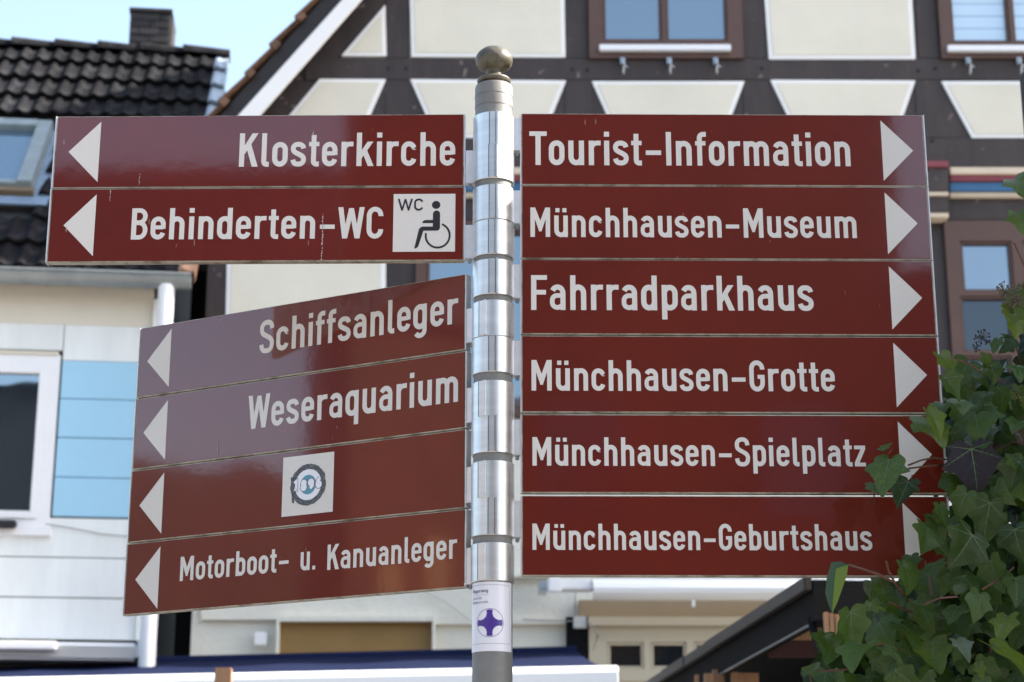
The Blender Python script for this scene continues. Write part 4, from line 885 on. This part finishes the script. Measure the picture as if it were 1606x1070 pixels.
rg.add(vs, [(2 * i, 2 * i + 1, 2 * ((i + 1) % N_) + 1, 2 * ((i + 1) % N_)) for i in range(N_)])
for pts in ([(-.0435, .019), (-.0375, .020), (-.0325, -.012), (-.0330, -.036), (-.0385, -.035)], [(.034, .026), (.040, .022), (.0425, .013), (.036, .014)], [(.034, -.010), (.0435, -.010), (.041, -.018), (.033, -.026), (.026, -.026)]):
    rg.sheet([(cx_ + a, cz_ + b) for a, b in pts], yl - .00006)
M_RING = mat('charcoal_speckled_print', (.030, .033, .040), .6, nscale=350, col2=(.22, .24, .26))
rg.build('ring_print', M_RING, pl, fix=False)
wd = MB(); wd.sheet([(cx_ + (Rr - .0051) * math.cos(R(a)), cz_ + (Rr - .0051) * math.sin(R(a))) for a in range(0, 360, 8)], yl + .00003); wd.build('white_disc_print', M_STK, pl, fix=False)
td = MB(); td.sheet([(cx_ + .0195 * math.cos(R(a)), cz_ + .0205 * math.sin(R(a))) for a in range(0, 360, 8)], yl - .00012); td.build('teal_disc_print', M_TEAL, pl, fix=False)
# outlined numerals 1 8 9 6: fat white strokes over slightly fatter dark ones
nm = MB(); nums = {'1': [[(-4, 5), (1, 9), (1, -9), (-3, -10), (5, -10)]], '8': [arc(0, 4.5, 3.5, 4, 0, 360, 14), arc(0, -4.5, 4, 4.5, 0, 360, 14)], '9': [arc(0, 3.5, 4, 4.5, 0, 360, 14), [(4, 3), (3.5, -4), (-2, -9)]], '6': [arc(0, -4, 4, 4.5, 0, 360, 14), [(-4, -3), (-2.5, 5), (3, 9)]]}
for i, ch_ in enumerate('1896'):
    ox = cx_ + (-.0300, -.0105, .0075, .0265)[i]; oz = cz_ + (.001, -.0005, .0005, .002)[i]; k = .00098
    for li, pts in enumerate(nums[ch_]):
        P = [(ox + p[0] * k, oz + p[1] * k) for p in pts]; flat(nm, P, .0098, yl - .00018 - i * .00012 - li * .00002, 1); flat(nm, P, .0072, yl - .00024 - i * .00012 - li * .00002, 0)
nm.build('numerals', [M_STK, M_PRT], pl, fix=False)

# ================================================================== IVY
ivy = thing('ivy', 'dense dark green climbing ivy at the right edge, hanging over the sign ends', 'ivy', (1.35, 4.2, 0))
IO = Vector((1.35, 4.2, 0))
half = [(0, -.01), (.08, .10), (.20, .155), (.33, .13), (.44, .05), (.42, -.05), (.43, -.13), (.50, -.20), (.60, -.33), (.50, -.40), (.40, -.46), (.32, -.56), (.23, -.70), (.11, -.87), (0, -1.0)]
def leaf_geo(rs, fold=.35, curl=.35, lobes=1.0, wid=1.0):
    rr = random.Random(rs); ol = []
    R_ = [(x * wid * (1 + rr.uniform(-.10, .10)) * (lobes if x > .3 else 1), y + rr.uniform(-.03, .03)) for x, y in half[1:-1]]
    L_ = [(-x * wid * (1 + rr.uniform(-.10, .10)) * (lobes if x > .3 else 1), y + rr.uniform(-.03, .03)) for x, y in half[1:-1]]
    ol = [half[0]] + R_ + [half[-1]] + L_[::-1]; c = (0, -.30); m0 = len(ol); o2 = []
    for i in range(m0):
        a, b, d, e = ol[i - 1], ol[i], ol[(i + 1) % m0], ol[(i + 2) % m0]
        o2 += [b, tuple((9 * (b[q] + d[q]) - a[q] - e[q]) / 16 for q in (0, 1))]
    ol = o2
    ph = rr.uniform(0, 6)
    sk = rr.uniform(-.5, .5)
    def zf(x, y): return sk * x * (y + .3) * .8 + fold * math.sqrt(x * x + .002) * .55 - curl * (y + .35) ** 2 * .6 - .35 * curl * x * x + .025 * math.sin(x * 9 + ph) * math.cos(y * 7)
    n = len(ol); vs = [(c[0], c[1], zf(*c))]
    for kk in (.36, .70, 1.0):
        for x, y in ol: X, Y_ = c[0] + (x - c[0]) * kk, c[1] + (y - c[1]) * kk; vs.append((X, Y_, zf(X, Y_)))
    fs = [(0, 1 + (i + 1) % n, 1 + i) for i in range(n)]
    for q in (0, 1): fs += [(1 + q * n + i, 1 + q * n + (i + 1) % n, 1 + (q + 1) * n + (i + 1) % n, 1 + (q + 1) * n + i) for i in range(n)]
    vv = []; vf = []
    tips = [half[-1], R_[7], L_[7], R_[3], L_[3]]; o0 = (0, -.03)
    for ti, tp in enumerate(tips):
        k = 6; w0 = .012 if ti == 0 else .009
        dx, dy = tp[0] - o0[0], tp[1] - o0[1]; ln = math.hypot(dx, dy); nx, ny = -dy / ln, dx / ln; b = len(vv)
        for i in range(k + 1):
            t = i / k * .93; x, y = o0[0] + dx * t, o0[1] + dy * t; w = w0 * (1 - .8 * t)
            for sg_ in (-1, 1): vv.append((x + nx * w * sg_, y + ny * w * sg_, zf(x, y) + .016))
        vf += [(b + 2 * i, b + 2 * i + 1, b + 2 * i + 3, b + 2 * i + 2) for i in range(k)]
        if ti < 3:                                      # side veins
            for t in (.25, .42, .58, .74):
                for sg_ in (-1, 1):
                    x, y = o0[0] + dx * t, o0[1] + dy * t; ux, uy = dx / ln, dy / ln; l2 = (.20 if ti == 0 else .12) * (1.1 - t)
                    ex_, ey = x + (ux * .75 + nx * sg_ * .65) * l2, y + (uy * .75 + ny * sg_ * .65) * l2; b = len(vv)
                    vv += [(x - ux * .006, y - uy * .006, zf(x, y) + .016), (x + ux * .006, y + uy * .006, zf(x, y) + .016), (ex_, ey, zf(ex_, ey) + .012)]; vf.append((b, b + 1, b + 2))
    return vs, fs, vv, vf
def leaf_mesh(rs, m, **k):
    vs, fs, vv, vf = leaf_geo(rs, **k); mb = MB(); mb.add(vs, fs, 0, True); mb.add(vv, vf, 1, False); return mb.mesh('leaf', [m, M_VEIN])
LM = [leaf_mesh(i, M_LEAF, fold=random.uniform(.0, .8), curl=random.uniform(-.1, 1.1), lobes=random.choice((.75, .9, 1, 1.1)), wid=random.uniform(.85, 1.1)) for i in range(14)]
LY = [leaf_mesh(20 + i, M_LEAFY, fold=.4, curl=.4, lobes=.8, wid=.9) for i in range(3)]
L_P = leaf_mesh(31, M_LEAFP, fold=.2, curl=.2); L_B = leaf_mesh(32, M_LEAFB, fold=.5, curl=.8, wid=1.1); L_G = leaf_mesh(33, M_LEAFG, fold=.6, curl=.8, wid=.7)
nleaf = [0]
def orient(roll, pitch, yaw):
    """leaf lies in its own xy-plane, stalk at origin, tip towards -y; stand it up facing -Y world"""
    base = Matrix.Rotation(R(90), 3, 'X')             # local y -> world z, local z -> world -y
    return (Matrix.Rotation(R(yaw), 3, 'Z') @ Matrix.Rotation(R(-pitch), 3, 'X') @ Matrix.Rotation(R(roll), 3, 'Y') @ base)
def put_leaf(me, tip_free, size, roll, pitch, yaw, label=None):
    M = orient(roll, pitch, yaw); o_ = link('leaf', me, ivy, label); c = Vector(tip_free) - M @ Vector((0, -.35 * size, 0)) - IO
    o_.matrix_basis = Matrix.Translation(c) @ M.to_4x4() @ Matrix.Scale(size, 4); nleaf[0] += 1; return c + IO
class Stalks:
    def tube(s, pts, r, seg=8): MB().tube(pts, r, seg).build('leaf_stalk', M_PET, ivy)
pet = Stalks()
def petiole(p, q, r_=.0014):
    p = Vector(p) - IO; q = Vector(q) - IO; m_ = (p + q) / 2 + Vector((0, .004, -.012)); pet.tube([p, m_, q], r_, 5)
# leaves read one by one from the photograph: x, y, size in px, roll (tip direction), distance, mesh
hand = []
for x, y, s_, r_, Y, k in ((560, 70, 150, 12, 3.50, 'g'), (375, 250, 165, -8, 3.47, 'g'), (335, 312, 85, 30, 3.53, 'g'), (445, 325, 120, -20, 3.58, 'g'), (372, 152, 62, 150, 3.48, 'g'), (590, 410, 95, 5, 3.50, 'g'),
                        (670, 372, 125, -30, 3.48, 'g'), (765, 430, 185, -8, 3.50, 'g'), (885, 520, 140, 6, 3.44, 'g'), (530, 505, 120, -25, 3.50, 'g'), (680, 540, 165, -35, 3.45, 'g'), (560, 620, 110, 20, 3.52, 'g'),
                        (700, 690, 125, 25, 3.48, 'g'), (450, 655, 125, 8, 3.50, 'g'), (330, 780, 80, 80, 3.46, 'y'), (235, 850, 165, 14, 3.44, 'g'), (265, 955, 175, 8, 3.40, 'g'), (145, 925, 100, 5, 3.48, 'g'),
                        (515, 790, 110, -15, 3.46, 'g'), (640, 800, 120, -5, 3.47, 'g'), (735, 765, 120, -20, 3.46, 'g'), (670, 930, 110, 10, 3.44, 'pale'), (835, 845, 135, -10, 3.45, 'y'), (850, 975, 240, 0, 3.38, 'y'),
                        (85, 1020, 95, 175, 3.46, 'y'), (390, 950, 95, 30, 3.45, 'g'), (740, 1020, 60, 10, 3.42, 'y'), (385, 1000, 80, -20, 3.46, 'g'), (715, 225, 200, 6, 3.52, 'p'), (740, 120, 170, 30, 3.54, 'g'),
                        (880, 250, 130, -25, 3.46, 'g'), (900, 330, 80, 20, 3.48, 'g'), (840, 130, 190, -40, 3.60, 'b'), (640, 300, 110, 0, 3.58, 'g'), (470, 600, 90, 10, 3.55, 'g'), (800, 640, 140, 18, 3.50, 'g'),
                        (880, 700, 130, -12, 3.47, 'g'), (560, 960, 160, 8, 3.52, 'g'), (460, 870, 130, -20, 3.50, 'g'), (360, 870, 120, 30, 3.52, 'g'), (820, 330, 110, 40, 3.50, 'g'), (420, 730, 100, 12, 3.52, 'g'), (620, 690, 90, -30, 3.55, 'g')):
    hand.append((1240 + x / 2.489, 640 + y / 2.489, s_ / 2.489, r_, Y, k))
for x, y, s_, r_, Y, k in ((170, 350, 200, 12, 3.47, 'y'), (190, 480, 180, 35, 3.46, 'g'), (90, 690, 200, 20, 3.45, 'g'), (260, 590, 170, -15, 3.49, 'g'), (420, 335, 135, 60, 3.50, 'y'), (470, 230, 110, -10, 3.50, 'g'), (545, 240, 120, -60, 3.52, 'g'),
                        (600, 380, 180, -15, 3.46, 'g'), (445, 395, 120, 10, 3.50, 'g'), (360, 440, 130, 35, 3.52, 'g'), (350, 690, 230, 10, 3.52, 'd'), (590, 720, 130, -25, 3.50, 'g'), (590, 950, 140, 12, 3.46, 'g'), (600, 90, 150, 40, 3.50, 'y'),
                        (560, 190, 110, 20, 3.54, 'g'), (500, 560, 190, 8, 3.56, 'g'), (380, 560, 150, -20, 3.53, 'g'), (620, 520, 140, 60, 3.50, 'y'), (150, 600, 120, 0, 3.54, 'g'), (590, 620, 130, 10, 3.52, 'g'), (215, 800, 130, 30, 3.54, 'g')):
    hand.append((1440 + x / 3.82, 480 + y / 3.82, s_ / 3.82, r_, Y, k))
hand += [(1596, 288, 60, 20, 3.5, 'y'), (1603, 345, 62, 8, 3.5, 'y'), (1590, 500, 60, -10, 3.5, 'y'), (1612, 310, 60, -30, 3.55, 'g'), (1598, 468, 40, 20, 3.56, 'g')]
for x, y, px, roll, Y, k in hand:
    c = world_at(x, y, Y); size = px / 2880 * Y * 1.0
    me = {'g': None, 'd': LM[0], 'y': None, 'p': L_P, 'b': L_B, 'pale': L_G}[k]
    if k == 'g': me = random.choice(LM)
    if k == 'y': me = random.choice(LY)
    b_ = put_leaf(me, c, size, -roll, random.uniform(-15, 55), random.uniform(-48, 48))
    if random.random() < .5: petiole(b_, b_ + Vector((random.uniform(0, .05), random.uniform(.03, .08), random.uniform(-.03, .03))))
# folded leaf hanging by a long red stalk in front of the lowest board
c = world_at(1315, 918, 3.40); fl_ = leaf_mesh(77, M_LEAFG, fold=1.9, curl=.3, lobes=.6, wid=.62)
fo = MB(); S0 = world_at(1330, 886, 3.40)
fpts_d = [(1330, 886), (1320, 881), (1304, 882), (1297, 905), (1294, 930), (1300, 950), (1305, 962), (1307, 945), (1308, 915), (1311, 892)]
fpts_l = [(1330, 886), (1311, 892), (1308, 915), (1306, 945), (1305, 962), (1313, 945), (1322, 920), (1328, 902)]
def pl_poly(pts, dy): return [world_at(x, y, 3.40 + dy * (i % len(pts) in ()) + 0) - IO for i, (x, y) in enumerate(pts)]
vd = []
for (x, y) in fpts_d: vd.append(world_at(x, y, 3.415 + (1311 - x) * .0006) - IO)
vl = []
for (x, y) in fpts_l: vl.append(world_at(x, y, 3.415 - max(0, x - 1308) * .0009) - IO)
fo.add(vd, [tuple(range(len(vd)))], 0, False); fo.add(vl, [tuple(range(len(vl)))], 1, False)
ob = fo.build('leaf', [leafmat('folded_leaf_dark_side', (.05, .10, .055)), leafmat('folded_leaf_bright_side', (.14, .21, .03))], ivy, label='folded bright green leaf hanging from a red stalk', fix=False); nleaf[0] += 1
sol = ob.modifiers.new('thickness', 'SOLIDIFY'); sol.thickness = .0006
p_ = [world_at(x, y, Y) - IO for x, y, Y in ((1330, 886, 3.41), (1350, 892, 3.42), (1380, 902, 3.44), (1404, 915, 3.46), (1415, 930, 3.50), (1424, 944, 3.55))]; pet.tube(p_, .0026, 8)
p_ = [world_at(x, y, Y) - IO for x, y, Y in ((1390, 880, 3.44), (1393, 895, 3.45), (1404, 915, 3.46))]; pet.tube(p_, .0022, 6)
for pts in (((1424, 730, 3.49), (1445, 722, 3.48), (1465, 718, 3.5), (1490, 722, 3.55)), ((1425, 735, 3.48), (1455, 731, 3.5), (1492, 728, 3.58)), ((1450, 948, 3.44), (1475, 938, 3.46), (1502, 936, 3.46)), ((1540, 925, 3.46), (1570, 908, 3.48), (1590, 890, 3.5)),
            ((1497, 563, 3.47), (1520, 570, 3.48), (1545, 588, 3.5), (1575, 600, 3.52)), ((1282, 1053, 3.45), (1300, 1052, 3.46), (1330, 1050, 3.5)), ((1365, 1012, 3.42), (1385, 1010, 3.44)), ((1590, 380, 3.5), (1608, 420, 3.52)), ((1395, 945, 3.46), (1430, 960, 3.5)), ((1457, 905, 3.5), (1462, 935, 3.5))):
    pet.tube([world_at(x, y, Y) - IO for x, y, Y in pts], .0019, 6)
# outline of the foliage mass in the picture at Y about 3.7, then outside the frame
outl = [(1255, 1300), (1262, 1070), (1275, 1035), (1300, 985), (1352, 975), (1352, 935), (1388, 895), (1430, 885), (1452, 840), (1425, 812), (1440, 790), (1470, 800), (1490, 760), (1478, 720), (1452, 700), (1436, 672), (1452, 640), (1480, 610), (1478, 580), (1500, 560), (1545, 585), (1572, 570), (1588, 530), (1600, 480), (1612, 430), (1622, 380), (1632, 300), (1690, 200), (1700, 60), (1710, -120), (2000, -120), (2000, 1300)]
def inpoly(x, y, P):
    r_ = False; j = len(P) - 1
    for i in range(len(P)):
        if (P[i][1] > y) != (P[j][1] > y) and x < (P[j][0] - P[i][0]) * (y - P[i][1]) / (P[j][1] - P[i][1]) + P[i][0]: r_ = not r_
        j = i
    return r_
def inmass(x, y, d=0):
    return inpoly(x - d, y, outl)
tries = 0; rg_ = random.Random(5)
while nleaf[0] < 298 and tries < 6000:
    tries += 1; x = rg_.uniform(1260, 1640); y = rg_.uniform(420, 1090)
    if not inmass(x, y, 14): continue
    Y = rg_.uniform(3.55, 3.82); s_ = rg_.uniform(28, 60) / 2880 * Y; c = world_at(x, y, Y)
    b_ = put_leaf(rg_.choice(LM) if rg_.random() < .93 else rg_.choice(LY), c, s_, rg_.uniform(-60, 60), rg_.uniform(-25, 60), rg_.uniform(-60, 60))
# the rest of the foliage, too many to pick apart
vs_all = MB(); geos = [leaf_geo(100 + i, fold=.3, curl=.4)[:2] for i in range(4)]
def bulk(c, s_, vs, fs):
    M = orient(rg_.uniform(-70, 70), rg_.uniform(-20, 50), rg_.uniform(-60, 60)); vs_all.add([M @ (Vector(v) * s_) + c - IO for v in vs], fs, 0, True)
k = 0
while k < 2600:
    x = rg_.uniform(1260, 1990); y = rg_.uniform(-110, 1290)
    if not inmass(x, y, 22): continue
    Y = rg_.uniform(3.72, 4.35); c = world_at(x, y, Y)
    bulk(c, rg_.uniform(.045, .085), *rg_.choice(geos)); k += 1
for i in range(2200):  # unseen leaves beside the frame, added to shade the ivy and boards
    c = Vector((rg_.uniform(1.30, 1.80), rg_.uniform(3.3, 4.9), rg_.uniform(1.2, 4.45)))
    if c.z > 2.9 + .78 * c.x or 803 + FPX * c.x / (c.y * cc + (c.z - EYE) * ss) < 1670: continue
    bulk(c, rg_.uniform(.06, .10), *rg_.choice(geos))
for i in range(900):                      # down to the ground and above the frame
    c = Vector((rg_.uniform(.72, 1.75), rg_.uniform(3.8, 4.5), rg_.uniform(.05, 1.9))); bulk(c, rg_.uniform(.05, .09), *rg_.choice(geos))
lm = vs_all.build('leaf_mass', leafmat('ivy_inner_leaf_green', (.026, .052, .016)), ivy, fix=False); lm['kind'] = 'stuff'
st_ = MB()
for i in range(9):
    x = .95 + i * .1; pts = [(x + rg_.uniform(-.02, .02) - IO.x, 4.25 + rg_.uniform(-.03, .03) - IO.y, z) for z in (0, .5, 1.0, 1.6, 2.1, 2.5 + (i > 4) * .7)]; st_.tube(pts, .018, 6, r1=.006)
st_.build('stem', M_STEM, ivy)
gw = MB().box(1.78, 2.02, 2.9, 6.2, 0, 4.35).build('sun_blocker_wall', M_BRK, None, .01); tag(gw, 'unseen tall dark wall with ivy, added right of the frame to block the sun', 'wall')  # unseen wall added to keep sun off ivy, boards and lower pole
# berry heads
def berries(px, py, rad, m, n, Y=3.5):
    c = world_at(px, py, Y) - IO; b = MB(); sp = [(0, 0, 1), (1, 0, 0), (0, 1, 0), (-1, 0, 0), (0, -1, 0), (0, 0, -1)]; sf = [(0, 1, 2), (0, 2, 3), (0, 3, 4), (0, 4, 1), (5, 2, 1), (5, 3, 2), (5, 4, 3), (5, 1, 4)]
    for i in range(n):
        d = Vector((rg_.gauss(0, 1), rg_.gauss(0, 1), rg_.gauss(0, 1))).normalized() * rad * rg_.uniform(.6, 1); rr_ = rg_.uniform(.0016, .0026)
        b.add([c + d + Vector(v) * rr_ for v in sp], sf, 0, True); b.tube([c, c + d], .0005, 3)
    b.build('berry_head', m, ivy)
for px, py, rad, m, n in ((1540, 530, .018, M_BERRY, 34), (1532, 545, .010, M_BERRY, 12), (1575, 458, .020, M_BERRYB, 50), (1590, 472, .022, M_BERRYB, 60), (1604, 450, .016, M_BERRYB, 26)): berries(px, py, rad, m, n)

# ================================================================== STREET BEHIND THE CAMERA (mirrored in panes and boards)
def opp(x0, x1, y, h, rise, m, lab, gable=False):
    t = thing('town_house', lab, 'house', ((x0 + x1) / 2, y, 0)); w = (x1 - x0) / 2
    MB().box(-w, w, -8, 0, 0, h).build('wall', m, t)
    rf = MB()
    if gable: rf.prism([(-w - .3, h - .2), (w + .3, h - .2), (0, h + rise)], -8, .3)
    else: rf.add([(-w, .4, h - .1), (w, .4, h - .1), (w, -4, h + rise), (-w, -4, h + rise), (-w, -8.4, h - .1), (w, -8.4, h - .1)], [(0, 1, 2, 3), (3, 2, 5, 4), (0, 3, 4), (1, 5, 2)])
    rf.build('roof', M_OPR, t)
    n = max(2, int(w * 2 / 2.2)); wm = MB().box(-.5, .5, 0, .03, 0, 1.4).mesh('window', G_DRK)
    for i in range(n):
        for z in (1.0, 3.6, 6.0):
            if z + 1.6 < h: o_ = link('window', wm, t); o_.location = (-w + (i + .5) * 2 * w / n, .005, z)
opp(-2.75, 5.35, -15.5, 11.8, 2.0, M_OPP, 'warm plastered town house across the street behind the camera')
opp(5.45, 14, -15.5, 9.2, .5, mat('pale_red_plaster', (.075, .033, .018), .9), 'reddish town house across the street, right of the warm one')
opp(-19, -4.7, -30.8, 16.5, .3, mat('grey_plaster', (.06, .06, .06), .9), 'tall grey house far behind the camera, left of the warm one')
MB_h = thing('corner_house', 'tall brown corner house down the street to the left behind the camera', 'house', (-18.2, -6.1, 0))
M_COR = mat('dark_brown_render', (.055, .026, .013), .9)
for a_, b_, c_, d_ in ((-.75, -.42, 3.2, 5.7), (-1.45, -1.12, 2.6, 6.1), (-2.3, -1.9, 3.0, 5.9), (-4, -3, 2.5, 6)): MB().box(-.02, .12, a_, b_, c_, d_).build('sunlit_patch_block', mat('sunlit_patch_sand', (.22, .13, .06), .9), MB_h)  # pale blocks added as sunlit patches for the lowest left board to mirror
MB().box(-1.2, 0, -9, 0, 0, 9.0).build('wall', M_COR, MB_h); MB().box(-1.3, .2, -9.2, .1, 9.0, 10.6).build('roof', M_OPR, MB_h)
hl = MB(); n = 60; vs = []; rh = random.Random(3)
for i in range(n + 1):
    y = 60 - 160 * i / n; z = 12 + 7.5 * min(1, max(0, (20 - y) / 60)) + rh.uniform(-.7, .7); vs += [(-62, y, 0), (-64 - rh.uniform(0, 2), y, z), (-80, y, 0)]
hl.add(vs, [(3 * i, 3 * i + 1, 3 * i + 4, 3 * i + 3) for i in range(n)] + [(3 * i + 1, 3 * i + 2, 3 * i + 5, 3 * i + 4) for i in range(n)])
hill = hl.build('hills', mat('wooded_slope', (.022, .020, .012), .95, noise=.3, nscale=.4)); hill['kind'] = 'structure'
